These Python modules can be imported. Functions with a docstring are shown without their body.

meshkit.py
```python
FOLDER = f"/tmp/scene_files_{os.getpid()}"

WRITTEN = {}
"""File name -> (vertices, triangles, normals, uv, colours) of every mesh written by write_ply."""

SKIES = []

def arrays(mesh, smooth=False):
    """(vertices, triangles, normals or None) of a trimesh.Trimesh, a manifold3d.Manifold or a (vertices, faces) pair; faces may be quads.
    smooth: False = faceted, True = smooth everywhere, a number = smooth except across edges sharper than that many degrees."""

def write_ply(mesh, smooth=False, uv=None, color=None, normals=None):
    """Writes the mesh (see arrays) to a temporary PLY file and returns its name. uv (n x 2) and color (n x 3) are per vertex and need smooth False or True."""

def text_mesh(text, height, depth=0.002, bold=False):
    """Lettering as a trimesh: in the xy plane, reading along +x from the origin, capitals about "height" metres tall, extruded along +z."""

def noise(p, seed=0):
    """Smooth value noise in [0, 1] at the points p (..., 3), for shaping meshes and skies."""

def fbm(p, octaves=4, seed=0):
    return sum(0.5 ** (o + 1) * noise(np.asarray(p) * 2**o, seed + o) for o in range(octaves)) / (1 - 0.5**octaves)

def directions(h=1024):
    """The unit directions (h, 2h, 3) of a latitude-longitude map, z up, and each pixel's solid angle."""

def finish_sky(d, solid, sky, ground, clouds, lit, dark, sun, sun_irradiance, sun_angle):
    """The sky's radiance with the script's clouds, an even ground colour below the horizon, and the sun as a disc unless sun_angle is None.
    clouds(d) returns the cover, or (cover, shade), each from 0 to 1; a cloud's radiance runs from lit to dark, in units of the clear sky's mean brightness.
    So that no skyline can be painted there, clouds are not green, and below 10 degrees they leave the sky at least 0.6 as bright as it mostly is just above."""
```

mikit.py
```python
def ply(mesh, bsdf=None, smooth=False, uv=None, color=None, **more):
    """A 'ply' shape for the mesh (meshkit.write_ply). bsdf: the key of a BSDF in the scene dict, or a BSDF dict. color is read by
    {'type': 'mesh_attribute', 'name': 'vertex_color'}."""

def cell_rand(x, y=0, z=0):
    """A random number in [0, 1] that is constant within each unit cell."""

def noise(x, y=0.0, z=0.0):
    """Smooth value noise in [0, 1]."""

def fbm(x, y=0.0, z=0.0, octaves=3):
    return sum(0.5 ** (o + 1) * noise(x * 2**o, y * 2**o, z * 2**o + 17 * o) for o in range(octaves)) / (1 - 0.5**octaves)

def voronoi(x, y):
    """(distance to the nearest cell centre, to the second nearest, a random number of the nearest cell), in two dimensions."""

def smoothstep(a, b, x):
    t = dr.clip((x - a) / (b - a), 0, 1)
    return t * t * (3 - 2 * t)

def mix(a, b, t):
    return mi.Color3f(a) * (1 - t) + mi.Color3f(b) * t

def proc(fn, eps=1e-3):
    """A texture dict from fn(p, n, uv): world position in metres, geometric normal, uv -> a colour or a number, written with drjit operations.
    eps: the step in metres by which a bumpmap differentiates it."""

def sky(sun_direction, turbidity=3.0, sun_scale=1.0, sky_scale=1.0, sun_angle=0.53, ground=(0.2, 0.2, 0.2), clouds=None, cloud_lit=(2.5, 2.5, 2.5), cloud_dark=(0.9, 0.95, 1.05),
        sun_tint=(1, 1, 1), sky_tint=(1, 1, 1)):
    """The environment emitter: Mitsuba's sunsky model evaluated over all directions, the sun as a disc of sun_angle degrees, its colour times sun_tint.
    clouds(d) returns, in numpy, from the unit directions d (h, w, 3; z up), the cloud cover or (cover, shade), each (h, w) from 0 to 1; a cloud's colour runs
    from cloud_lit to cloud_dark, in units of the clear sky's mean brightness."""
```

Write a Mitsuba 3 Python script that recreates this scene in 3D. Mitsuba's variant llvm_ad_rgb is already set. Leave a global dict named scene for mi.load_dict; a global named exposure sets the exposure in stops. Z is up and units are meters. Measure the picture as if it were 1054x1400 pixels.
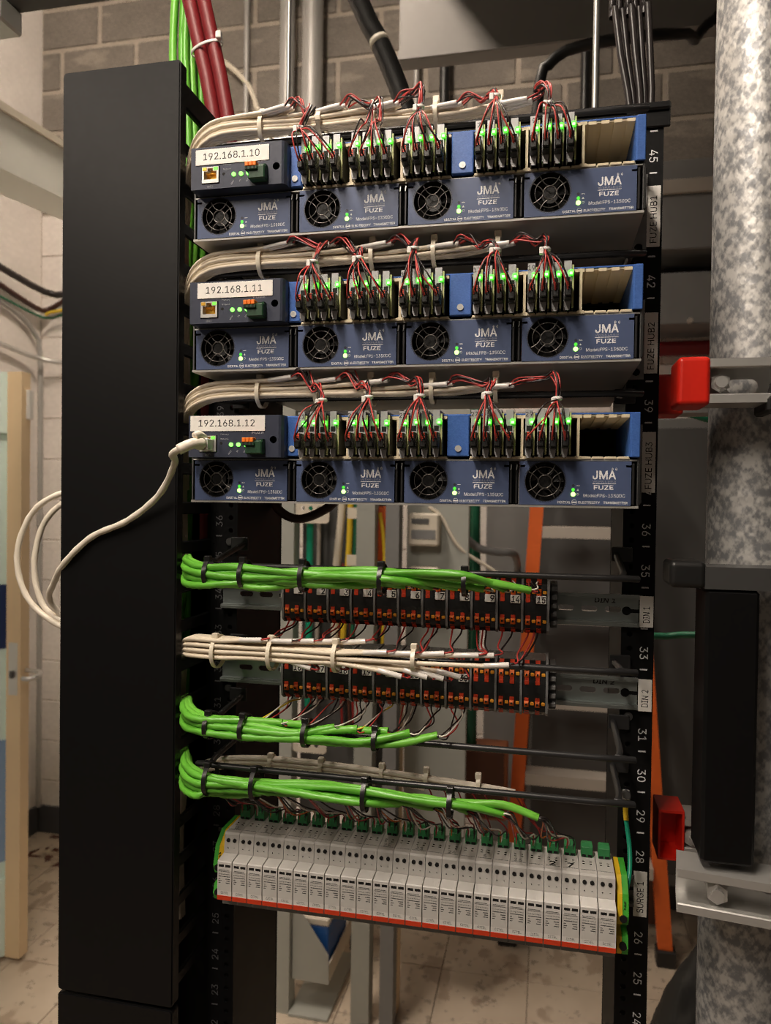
import math, random
import numpy as np, trimesh, mitsuba as mi, mikit, meshkit
from shapely.geometry import Polygon, Point, box as sbox
from mikit import fbm, noise, voronoi, smoothstep, mix
T = mi.ScalarTransform4f
random.seed(7); rng = np.random.default_rng(7)
scene, labels = {}, {}
exposure = 1.9

# ------------------------------------------------------------------ camera
CAM = dict(f=1012.75, pos=(0.14086, -0.83996, 1.68281), yaw=-0.212547, pitch=-0.0170142, roll=0.0135493)
def make_camera():
    y, p, r = CAM['yaw'], CAM['pitch'], CAM['roll']
    f = np.array([math.sin(y)*math.cos(p), math.cos(y)*math.cos(p), math.sin(p)])
    rt = np.cross(f, [0, 0, 1.]); rt /= np.linalg.norm(rt); u = np.cross(rt, f)
    up = -math.sin(r)*rt + math.cos(r)*u
    o = np.array(CAM['pos'])
    return {'type': 'thinlens', 'fov': math.degrees(2*math.atan(527/CAM['f'])), 'fov_axis': 'x',
            'aperture_radius': 0.0017, 'focus_distance': 0.76, 'near_clip': 0.02, 'far_clip': 60.0,
            'to_world': T().look_at(origin=list(o), target=list(o+f), up=list(up))}
scene['camera'] = make_camera()

# ------------------------------------------------------------------ lights (fluorescent fixtures hung from the ceiling, outside the frame)
LAMPS = [  # centre, length along x, length along y, radiance
    ((-0.24, -0.95, 2.78), 0.14, 1.20, (15.0, 13.0, 10.9)),
    ((-0.95, 0.50, 4.35), 0.20, 1.30, (25.0, 21.2, 17.4)),
    ((-1.40, -1.80, 3.00), 0.16, 1.30, (8.5, 7.3, 6.1)),
]
LED = (0.06, 1.2, 0.03)
LED_HOT = (0.4, 2.4, 0.25)

# ------------------------------------------------------------------ materials
def rgb(c): return {'type': 'rgb', 'value': [float(x) for x in c]}
def pr(key, c, rough=0.5, metal=0.0, **k):
    d = {'type': 'principled', 'base_color': c if isinstance(c, dict) else rgb(c), 'roughness': rough, 'metallic': float(metal)}
    for a, b in k.items(): d[a] = b
    scene[key] = {'type': 'twosided', 'bsdf': d}
def bump(key, c, fn, scale, rough=0.6, metal=0.0, eps=1e-3):
    scene[key] = {'type': 'twosided', 'bsdf': {'type': 'bumpmap', 'arbitrary': mikit.proc(fn, eps), 'scale': scale,
                  'bsdf': {'type': 'principled', 'base_color': c if isinstance(c, dict) else rgb(c), 'roughness': rough, 'metallic': float(metal)}}}
def P3(p, s): return p.x*s, p.y*s, p.z*s

pr('m_black_powder', (0.003, 0.003, 0.0034), 0.42, specular=0.32)
pr('m_rack_black', (0.004, 0.004, 0.0045), 0.5, specular=0.2)
pr('m_black_plastic', (0.012, 0.012, 0.012), 0.4)
pr('m_void', (0.004, 0.004, 0.004), 0.8)
pr('m_rod', (0.02, 0.02, 0.021), 0.32)
pr('m_blue', (0.035, 0.105, 0.36), 0.45)
pr('m_slate', (0.066, 0.092, 0.180), 0.36)
pr('m_slate_dark', (0.030, 0.036, 0.060), 0.42)
pr('m_base_metal', (0.40, 0.39, 0.36), 0.42, 0.4)
pr('m_dark_metal', (0.10, 0.10, 0.10), 0.45, 0.6)
pr('m_chrome', (0.75, 0.75, 0.74), 0.2, 1.0)
pr('m_zinc', (0.36, 0.40, 0.39), 0.33, 0.8)
pr('m_cream', (0.66, 0.57, 0.40), 0.5)
pr('m_card', (0.42, 0.42, 0.43), 0.42, 0.25)
pr('m_pcb', (0.50, 0.52, 0.24), 0.5)
pr('m_pcb_dark', (0.035, 0.036, 0.022), 0.5)
pr('m_guard', (0.16, 0.15, 0.14), 0.28, 0.8)
pr('m_screw', (0.62, 0.62, 0.60), 0.3, 0.4)
pr('m_white_print', (0.72, 0.72, 0.74), 0.6)
pr('m_grey_print', (0.26, 0.27, 0.30), 0.6)
pr('m_dim_print', (0.085, 0.085, 0.09), 0.6)
pr('m_ink', (0.012, 0.012, 0.013), 0.6)
pr('m_label', (0.76, 0.74, 0.70), 0.45)
pr('m_label_grey', (0.50, 0.49, 0.47), 0.4)
pr('m_white_jacket', (0.72, 0.63, 0.49), 0.42)
pr('m_white_jacket_pale', (0.74, 0.67, 0.56), 0.42)
pr('m_sleeve', (0.74, 0.71, 0.67), 0.18)
pr('m_tie', (0.70, 0.63, 0.50), 0.3)
pr('m_tie_black', (0.010, 0.010, 0.010), 0.3)
pr('m_red_wire', (0.46, 0.050, 0.045), 0.35)
pr('m_dark_red_wire', (0.30, 0.02, 0.02), 0.4)
pr('m_black_wire', (0.018, 0.014, 0.014), 0.35)
pr('m_white_wire', (0.70, 0.66, 0.58), 0.4)
pr('m_yellow_wire', (0.72, 0.50, 0.03), 0.4)
pr('m_orange_wire', (0.50, 0.13, 0.02), 0.4)
pr('m_green', (0.165, 0.50, 0.055), 0.36)
pr('m_green_b', (0.125, 0.43, 0.040), 0.36)
pr('m_ground_green', (0.01, 0.30, 0.17), 0.3)
pr('m_dark_green', (0.012, 0.13, 0.065), 0.5)
pr('m_conn_green', (0.03, 0.23, 0.07), 0.4)
pr('m_conn_dark', (0.012, 0.05, 0.022), 0.45)
pr('m_ground_block', (0.06, 0.40, 0.04), 0.4)
pr('m_ground_yellow', (0.80, 0.52, 0.02), 0.4)
pr('m_orange', (0.85, 0.20, 0.02), 0.4)
pr('m_term_red', (0.62, 0.050, 0.014), 0.5)
pr('m_term_orange', (0.82, 0.15, 0.006), 0.5)
pr('m_term_amber', (0.85, 0.36, 0.03), 0.4)
pr('m_term_grey', (0.20, 0.20, 0.20), 0.5)
pr('m_spd', (0.56, 0.54, 0.51), 0.45)
pr('m_spd_light', (0.66, 0.64, 0.61), 0.45)
pr('m_spd_base', (0.22, 0.22, 0.21), 0.5)
pr('m_spd_red', (0.58, 0.045, 0.012), 0.4)
pr('m_gold', (0.85, 0.50, 0.08), 0.3, 0.8)
pr('m_steel', (0.62, 0.61, 0.59), 0.34, 0.65)
pr('m_red_cap', (0.62, 0.018, 0.008), 0.35)
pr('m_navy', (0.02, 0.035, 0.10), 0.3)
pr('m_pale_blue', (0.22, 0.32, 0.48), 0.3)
pr('m_red_cable', (0.17, 0.007, 0.010), 0.5)
pr('m_ladder', (0.72, 0.13, 0.02), 0.5)
pr('m_alu', (0.50, 0.45, 0.40), 0.5, 0.3)
pr('m_grey_paint', (0.36, 0.37, 0.34), 0.5)
pr('m_grey_dark', (0.085, 0.085, 0.085), 0.6)
pr('m_grey_mid', (0.20, 0.20, 0.20), 0.6)
pr('m_offwhite', (0.66, 0.60, 0.50), 0.5)
pr('m_beige', (0.66, 0.50, 0.31), 0.5)
pr('m_mint', (0.62, 0.74, 0.68), 0.35)
pr('m_battery', (0.02, 0.10, 0.34), 0.4)
pr('m_duct_white', (0.84, 0.85, 0.79), 0.5)
pr('m_duct', (0.26, 0.25, 0.24), 0.55, 0.3)
pr('m_brown', (0.10, 0.035, 0.02), 0.5)
pr('m_brown_wire', (0.045, 0.012, 0.008), 0.35)
pr('m_box_orange', (0.30, 0.10, 0.04), 0.6)
pr('m_plywood', (0.22, 0.14, 0.07), 0.7)
pr('m_baseboard', (0.060, 0.060, 0.066), 0.5)
pr('m_paper', (0.70, 0.69, 0.66), 0.7)
pr('m_lamp_case', (0.7, 0.7, 0.7), 0.5)
pr('m_ceiling', (0.16, 0.15, 0.14), 0.9)

def c_block(p, n, uv):
    a = fbm(*P3(p, 9.0), octaves=3); b = noise(*P3(p, 160.0)); s = smoothstep(0.62, 0.8, fbm(p.x*5, p.y*5, p.z*14 + 9))
    return mix(mix((0.165, 0.146, 0.126), (0.240, 0.213, 0.187), a), (0.36, 0.32, 0.27), s*0.55) * (0.78 + 0.4*b)
bump('m_block', mikit.proc(c_block), lambda p, n, uv: fbm(*P3(p, 120.0), octaves=2), 0.004, 0.9, eps=2e-3)
def c_mortar(p, n, uv):
    return mix((0.33, 0.285, 0.235), (0.45, 0.395, 0.335), fbm(*P3(p, 14.0))) * (0.85 + 0.3*noise(*P3(p, 200.0)))
bump('m_mortar', mikit.proc(c_mortar), lambda p, n, uv: fbm(*P3(p, 90.0), octaves=2), 0.003, 0.9, eps=2e-3)
def c_paint(p, n, uv):
    return mix((0.70, 0.65, 0.61), (0.77, 0.72, 0.68), fbm(*P3(p, 6.0))) * (0.93 + 0.12*noise(*P3(p, 70.0)))
bump('m_paint', mikit.proc(c_paint), lambda p, n, uv: fbm(*P3(p, 60.0), octaves=2), 0.002, 0.6, eps=2e-3)
def c_tile(p, n, uv):
    a = fbm(p.x*5, p.y*5, 1.0, octaves=4); s = smoothstep(0.60, 0.74, fbm(p.x*17, p.y*11, 4.0)); d = smoothstep(0.66, 0.8, fbm(p.x*40, p.y*40, 8.0))
    return mix(mix(mix((0.44, 0.36, 0.27), (0.60, 0.51, 0.41), a), (0.28, 0.20, 0.14), s*0.6), (0.16, 0.12, 0.09), d*0.5)
pr('m_tile', mikit.proc(c_tile), 0.45)
def c_grime(p, n, uv):
    return mix((0.16, 0.13, 0.10), (0.26, 0.21, 0.17), fbm(*P3(p, 10.0)))
pr('m_grout', mikit.proc(c_grime), 0.9)
def c_galv(p, n, uv):
    a = fbm(p.x*135, p.y*135, p.z*95, octaves=4); b = fbm(p.x*300, p.y*300, p.z*170 + 5, octaves=3)
    t = smoothstep(0.36, 0.64, a*0.55 + b*0.45)
    return mix((0.23, 0.235, 0.245), (0.58, 0.57, 0.55), t)
def r_galv(p, n, uv):
    return 0.30 + 0.35*fbm(p.x*90, p.y*90, p.z*60 + 3, octaves=3)
scene['m_galv'] = {'type': 'twosided', 'bsdf': {'type': 'bumpmap', 'arbitrary': mikit.proc(lambda p, n, uv: fbm(p.x*170, p.y*170, p.z*110, octaves=3), 5e-4), 'scale': 0.0008,
    'bsdf': {'type': 'principled', 'base_color': mikit.proc(c_galv), 'roughness': mikit.proc(r_galv), 'metallic': 0.4}}}
pr('m_conduit', (0.38, 0.37, 0.355), 0.45, 0.3)
pr('m_rod_zinc', (0.42, 0.42, 0.40), 0.38, 0.8)
def c_blue(p, n, uv):
    return mix((0.030, 0.095, 0.34), (0.055, 0.14, 0.42), noise(*P3(p, 900.0)))
pr('m_blue', mikit.proc(c_blue), 0.42)
def em(key_rad): return {'type': 'area', 'radiance': rgb(key_rad), 'sampling_weight': 0.004}

# ------------------------------------------------------------------ geometry helpers
def hull(pts): return trimesh.convex.convex_hull(np.asarray(pts, float))
def bx(x0, x1, y0, y1, z0, z1, c=0.0):
    c = min(c, 0.45*min(x1-x0, y1-y0, z1-z0))
    if c <= 0:
        m = trimesh.creation.box((x1-x0, y1-y0, z1-z0)); m.apply_translation(((x0+x1)/2, (y0+y1)/2, (z0+z1)/2)); return m
    pts = []
    for i, a in ((0, x0), (1, x1)):
        for j, b in ((0, y0), (1, y1)):
            for k, e in ((0, z0), (1, z1)):
                s = (1-2*i, 1-2*j, 1-2*k)
                for q in range(3):
                    v = [a + s[0]*c, b + s[1]*c, e + s[2]*c]; v[q] = (a, b, e)[q]; pts.append(v)
    return hull(pts)
_S = trimesh.creation.icosphere(subdivisions=2, radius=1.0).vertices
def rbox(x0, x1, y0, y1, z0, z1, r):
    return hull(np.vstack([_S*r + np.array((a, b, e)) for a in (x0+r, x1-r) for b in (y0+r, y1-r) for e in (z0+r, z1-r)]))
def cat(*ms):
    out = []
    for m in ms: out += list(m) if isinstance(m, (list, tuple)) else [m]
    return trimesh.util.concatenate([trimesh.Trimesh(m.vertices, m.faces, process=False) for m in out])
def spline(pts, n=24):
    p = np.asarray(pts, float)
    if len(p) == 2: return p[0] + (p[1]-p[0])*np.linspace(0, 1, max(2, n//4))[:, None]
    q = np.vstack([2*p[0]-p[1], p, 2*p[-1]-p[-2]])
    seg = np.linalg.norm(np.diff(p, axis=0), axis=1); tot = seg.sum(); out = []
    for i in range(len(p)-1):
        k = max(2, int(round(n*seg[i]/tot))); t = np.linspace(0, 1, k, endpoint=False)[:, None]
        a, b, c, d = q[i], q[i+1], q[i+2], q[i+3]
        out.append(0.5*((2*b) + (c-a)*t + (2*a-5*b+4*c-d)*t**2 + (3*b-a-3*c+d)*t**3))
    return np.vstack(out + [p[-1:]])
def tube(pts, r, sides=8, lobes=0, lobe=0.0, pitch=0.03, flat=None):
    p = np.asarray(pts, float); n = len(p)
    t = np.gradient(p, axis=0); t /= np.linalg.norm(t, axis=1, keepdims=True)+1e-12
    a = np.array([0, 0, 1.]) if abs(t[0, 2]) < 0.9 else np.array([1., 0, 0])
    A = np.zeros_like(p); a = a - t[0]*(a@t[0]); a /= np.linalg.norm(a); A[0] = a
    for i in range(1, n):
        a = a - t[i]*(a@t[i]); a /= np.linalg.norm(a)+1e-12; A[i] = a
    B = np.cross(t, A); th = np.arange(sides)*2*np.pi/sides
    s = np.concatenate([[0], np.cumsum(np.linalg.norm(np.diff(p, axis=0), axis=1))])
    R = np.broadcast_to(np.asarray(r, float), (n,))[:, None]*np.ones((1, sides))
    if lobes: R = R*(1 + lobe*np.cos(lobes*(th[None, :] - 2*np.pi*s[:, None]/pitch)))
    fa, fb = flat or (1, 1)
    v = p[:, None] + R[:, :, None]*(fa*np.cos(th)[None, :, None]*A[:, None] + fb*np.sin(th)[None, :, None]*B[:, None])
    v = np.vstack([v.reshape(-1, 3), p[:1], p[-1:]])
    i, j = np.meshgrid(np.arange(n-1), np.arange(sides), indexing='ij'); k = (j+1) % sides
    f = np.vstack([np.stack([i*sides+j, i*sides+k, (i+1)*sides+k], -1).reshape(-1, 3), np.stack([i*sides+j, (i+1)*sides+k, (i+1)*sides+j], -1).reshape(-1, 3)])
    jj = np.arange(sides); kk = (jj+1) % sides
    f = np.vstack([f, np.stack([kk, jj, jj*0+n*sides], -1), np.stack([(n-1)*sides+jj, (n-1)*sides+kk, jj*0+n*sides+1], -1)])
    return trimesh.Trimesh(v, f, process=False)
def cyl(p0, p1, r, sides=20, r1=None): return tube([p0, p1], [r, r if r1 is None else r1], sides)
def prism(poly, y0, y1):   # polygon in (x, z), extruded along y
    m = trimesh.creation.extrude_polygon(poly, y1-y0, engine='earcut')
    v = m.vertices; m = trimesh.Trimesh(np.stack([v[:, 0], y1 - v[:, 2], v[:, 1]], 1), m.faces, process=False); return m
def prism_x(prof, x0, x1):   # profile in (y, z), swept along x
    m = trimesh.creation.extrude_polygon(Polygon(prof), x1-x0, engine='earcut')
    v = m.vertices; return trimesh.Trimesh(np.stack([x0 + v[:, 2], v[:, 0], v[:, 1]], 1), m.faces, process=False)
def prism_z(poly, z0, z1):
    m = trimesh.creation.extrude_polygon(poly, z1-z0, engine='earcut'); m.apply_translation((0, 0, z0)); return m
def text(s, h, xc, zb, y, bold=False, width=None, align='c', turn=0, slant=0.0):
    """Lettering on a face that looks towards -y: cap height h, base at zb, centred at xc (turn: degrees anticlockwise about its centre)."""
    m = meshkit.text_mesh(s, h, 0.0002, bold); v = m.vertices.copy()
    v[:, 0] -= v[:, 0].min()
    if width: v[:, 0] *= width/np.ptp(v[:, 0])
    w = np.ptp(v[:, 0]); v[:, 0] += slant*v[:, 1]
    v[:, 0] -= {'c': w/2, 'l': 0, 'r': w}[align]
    if turn:
        a = math.radians(turn); vy = v[:, 1]-h/2; v[:, 0], v[:, 1] = v[:, 0]*math.cos(a)-vy*math.sin(a), v[:, 0]*math.sin(a)+vy*math.cos(a)
    return trimesh.Trimesh(np.stack([xc + v[:, 0], y - v[:, 2], zb + v[:, 1]], 1), m.faces, process=False)
def move(m, d): m = m.copy(); m.apply_translation(d); return m

used = {}
def key_of(name, parent=None):
    k = f'{parent}__{name}' if parent else name
    n = used.get(k, 0); used[k] = n+1
    return k if n == 0 else f'{k}_{n:03d}'
def ply(m, b, smooth=40, **k): return mikit.ply(m, b, smooth=smooth, **k)
def put(k, shape, at=None):
    scene[k] = {**shape, 'to_world': T().translate(list(at))} if at is not None else shape
    return k
def thing(name, label, cat_, group=None):
    k = key_of(name); labels[k] = {'label': label, 'category': cat_}
    if group: labels[k]['group'] = group
    return k
def single(name, shape, label, cat_, group=None, at=None):
    k = thing(name, label, cat_, group); return put(k, shape, at)
def part(par, name, shape, label=None, at=None):
    k = put(key_of(name, par), shape, at)
    if label: labels[k] = {'label': label}
    return k
def struct(name, shape, label=None, par=None):
    k = put(key_of(name, par), shape); labels[k] = {'kind': 'structure'}
    if label: labels[k]['label'] = label
    return k
ORD = ['first', 'second', 'third', 'fourth', 'fifth', 'sixth', 'seventh', 'eighth', 'ninth', 'tenth', 'eleventh', 'twelfth', 'thirteenth', 'fourteenth', 'fifteenth',
       'sixteenth', 'seventeenth', 'eighteenth', 'nineteenth', 'twentieth', 'twenty-first', 'twenty-second', 'twenty-third', 'twenty-fourth']
UU = 0.04445
def uz(u): return (u-0.5)*UU + 0.08

# ================================================================== ROOM
XL, YB, XR, YF, ZC = -2.32, 2.40, 2.6, -3.4, 4.6
struct('floor', ply(bx(XL-0.2, XR+0.2, YF-0.2, YB+0.2, -0.12, -0.004), 'm_grout', False), 'worn beige tile floor')
tiles = [ply(bx(0, 0.3005, 0, 0.3005, -0.006, z, 0.0012), 'm_tile', False) for z in (0.0, -0.0006, 0.0005)]
for i in range(12):
    for j in range(6):
        part('floor', 'tile', tiles[(i*7+j*3) % 3], at=(XL+0.002+i*0.3035, 0.57+j*0.3035, 0))
struct('wall_back', ply(bx(XL-0.2, XR+0.2, YB+0.004, YB+0.2, 0, ZC), 'm_mortar', False), 'concrete block wall, raw above and painted below')
blk = {}
def block(w, m, h=0.180):
    k = (round(w, 3), m)
    if k not in blk: blk[k] = ply(bx(0, w, 0, 0.03, 0, h, 0.004), m, False)
    return blk[k]
zt, row = 4.059, 0
for r in range(6):     # raw courses
    z = 4.059 - 0.2*r; x = XL + (0.10 if r % 2 else -0.10) + 0.012
    if r % 2 == 0: x = -2.198 - 0.4
    else: x = -1.994 - 0.4
    while x < 1.6:
        a = max(x, XL+0.004); e = x+0.378
        if e-a > 0.03 and x < 1.5: part('wall_back', 'block', block(e-a, 'm_block'), at=(a, YB-0.002, z+0.010))
        x += 0.4
for r in range(15):    # painted courses
    z = 2.859 - 0.2*r; x = (-2.198 if r % 2 else -1.994) - 0.4
    if z < 0.05: continue
    while x < 1.3:
        a = max(x, XL+0.004); e = x+0.397
        if e-a > 0.03: part('wall_back', 'painted_block', block(e-a, 'm_paint', 0.197), at=(a, YB-0.001, z+0.001))
        x += 0.4
struct('wall_left', ply(bx(XL-0.2, XL, 0.30, YB+0.2, 0, ZC), 'm_paint', False), 'white painted side wall')
struct('wall_left_front', ply(bx(XL-0.2, XL, YF-0.2, 0.30, 0, ZC), 'm_grey_dark', False), 'dark side wall outside the frame')
struct('wall_right', ply(bx(XR, XR+0.2, YF-0.2, YB+0.2, 0, ZC), 'm_grey_dark', False), 'side wall beyond the pipe')
struct('wall_front', ply(bx(XL-0.2, XR+0.2, YF-0.2, YF, 0, ZC), 'm_grey_dark', False), 'wall behind the camera')
struct('ceiling', ply(bx(XL-0.2, XR+0.2, YF-0.2, YB+0.2, ZC, ZC+0.1), 'm_ceiling', False), 'ceiling above the frame')
struct('baseboard_back', ply(bx(XL, 1.6, YB-0.012, YB-0.002, 0, 0.135, 0.003), 'm_baseboard', False), 'dark grey rubber baseboard')
struct('baseboard_left', ply(bx(XL, XL+0.012, 0.4, YB-0.013, 0, 0.135, 0.003), 'm_baseboard', False), 'dark grey rubber baseboard on the side wall')

WHERE = ['in front of the rack', 'above the door corner', 'far to the left of the camera']
for (c, lx, ly, rad), w in zip(LAMPS, WHERE):
    k = thing('fluorescent_light', 'white fluorescent strip light hanging ' + w, 'light')
    x, y, z = c
    part(k, 'housing', ply(bx(x-lx/2-0.02, x+lx/2+0.02, y-ly/2-0.02, y+ly/2+0.02, z+0.004, z+0.07, 0.01), 'm_lamp_case', False))
    for sx in (-1, 1):
        ax = (lx > ly); px, py = (x + sx*0.4*lx, y) if ax else (x, y + sx*0.4*ly)
        part(k, 'hanger', ply(cyl((px, py, z+0.068), (px, py, ZC), 0.005, 8), 'm_steel'))
    if w == 'above the door corner':       # a wraparound lens, half round
        t = np.linspace(np.pi, 2*np.pi, 13); n = len(t)
        v = np.array([[x+lx/2*math.cos(q), yy, z+lx/2*math.sin(q)] for yy in (y-ly/2, y+ly/2) for q in t])
        f = np.array([q for i in range(n-1) for q in ([i, n+i+1, i+1], [i, n+i, n+i+1])])
        sh = ply((v, f), 'm_lamp_case', False)
    else:
        v = np.array([[x-lx/2, y-ly/2, z], [x-lx/2, y+ly/2, z], [x+lx/2, y+ly/2, z], [x+lx/2, y-ly/2, z]])
        sh = ply((v, np.array([[0, 1, 2], [0, 2, 3]])), 'm_lamp_case', False)
    sh['emitter'] = {'type': 'area', 'radiance': rgb(rad), 'sampling_weight': 1.0}
    part(k, 'lens', sh)
# ================================================================== RACK
rack = thing('equipment_rack', 'tall black two post equipment rack with numbered rails', 'rack')
def rail_poly(x0, x1, xh):
    p = sbox(x0, 0.02, x1, 2.09)
    holes = []
    for u in range(20, 46):
        for d in (-0.0155, 0.0, 0.0155): holes.append(Point(xh, uz(u)+d).buffer(0.0031, 3))
    from shapely import union_all
    return p.difference(union_all(holes))
for s, nm in ((1, 'right'), (-1, 'left')):
    a, b = (0.2235, 0.2575) if s > 0 else (-0.2625, -0.2235)
    part(rack, 'post_flange', ply(prism(rail_poly(a, b, s*0.2325), 0.0, 0.003), 'm_rack_black', False))
    x0, x1 = (0.2240, 0.2270) if s > 0 else (-0.2270, -0.2240)
    part(rack, 'post_web', ply(bx(x0, x1, 0.0032, 0.150, 0.02, 2.09), 'm_rack_black', False))
    part(rack, 'rear_flange', ply(bx(a, b, 0.150, 0.153, 0.02, 2.09), 'm_rack_black', False))
    nums = []
    for u in range(22, 46):
        if s > 0: nums.append(text(str(u), 0.0085, 0.2475, uz(u)-0.00425, -0.0001, turn=-90))
        else: nums.append(text(str(u), 0.0085, -0.2475, uz(u)-0.00425, -0.0001, turn=90))
        nums.append(bx(s*0.2475-0.0038, s*0.2475+0.0038, -0.0003, -0.00005, uz(u)+UU/2-0.0008, uz(u)+UU/2+0.0008))
    part(rack, 'rail_numbers', ply(cat(*nums), 'm_white_print' if s > 0 else 'm_dim_print', False), 'printed rack unit numbers')
part(rack, 'top_angle', ply(cat(bx(-0.266, 0.2635, -0.004, 0.0, 2.083, 2.108, 0.001), bx(-0.266, 0.2635, -0.0085, -0.004, 2.0995, 2.108, 0.0035), bx(-0.266, 0.2635, 0.0, 0.07, 2.104, 2.108, 0.001)), 'm_black_powder', False))
part(rack, 'rear_top_angle', ply(cat(bx(-0.266, 0.2635, 0.152, 0.156, 2.050, 2.108, 0.001), bx(-0.266, 0.2635, 0.085, 0.152, 2.104, 2.108, 0.001)), 'm_black_powder', False))
part(rack, 'base', ply(cat(bx(-0.2625, 0.2625, -0.12, 0.28, 0.0, 0.012, 0.002), bx(-0.2625, 0.2625, 0.0, 0.15, 0.012, 0.05, 0.002)), 'm_black_powder', False))
scr = ply(cat(cyl((0, -0.0032, 0), (0, 0, 0), 0.0046, 14), cyl((0, -0.0042, 0), (0, -0.003, 0), 0.003, 10)), 'm_dark_metal', 30)
for x, z in ((0.2325, uz(31)+.0155), (0.2325, uz(29)+.0165), (0.2325, uz(45)), (-0.2325, uz(35)+.0155), (-0.2325, uz(31)+.0155)):
    part(rack, 'rail_screw', scr, at=(x, 0, z))

mgr = thing('cable_manager', 'tall black vertical cable manager with a flat front cover left of the rack', 'cable manager')
def cover(z0, z1):
    p = Polygon([(-0.3945, z0), (-0.2515, z0), (-0.2515, z1), (-0.3945, z1)]).buffer(-0.004).buffer(0.004, quad_segs=4)
    q = p.buffer(-0.0015)
    return cat(prism(p, -0.0985, -0.086), prism(q, -0.100, -0.0985))
part(mgr, 'front_cover', ply(cover(1.1185, 2.1545), 'm_black_powder', 20))
part(mgr, 'front_cover', ply(cover(0.08, 1.1155), 'm_black_powder', 20))
part(mgr, 'spine', ply(cat(bx(-0.392, -0.2660, 0.108, 0.112, 0.0, 2.14), bx(-0.392, -0.388, 0.0, 0.108, 0.0, 2.14)), 'm_rack_black', False))
part(mgr, 'top_rim', ply(bx(-0.262, -0.2545, -0.0855, 0.105, 2.112, 2.140, 0.002), 'm_black_powder', False))
part(mgr, 'top_rim', ply(bx(-0.3925, -0.388, -0.0855, 0.0, 2.112, 2.14, 0.002), 'm_black_powder', False))
fin = ply(cat(bx(-0.2610, -0.2565, -0.082, -0.004, -0.007, 0.007, 0.0015), bx(-0.262, -0.2555, -0.0855, -0.079, -0.013, 0.013, 0.0015)), 'm_black_powder', False)
finl = ply(bx(-0.3925, -0.388, -0.0855, 0.0, -0.007, 0.007, 0.0015), 'm_black_powder', False)
for u in range(24, 46):
    part(mgr, 'finger', fin, at=(0, 0, uz(u)+0.012))
    part(mgr, 'finger', finl, at=(0, 0, uz(u)+0.012))

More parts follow.
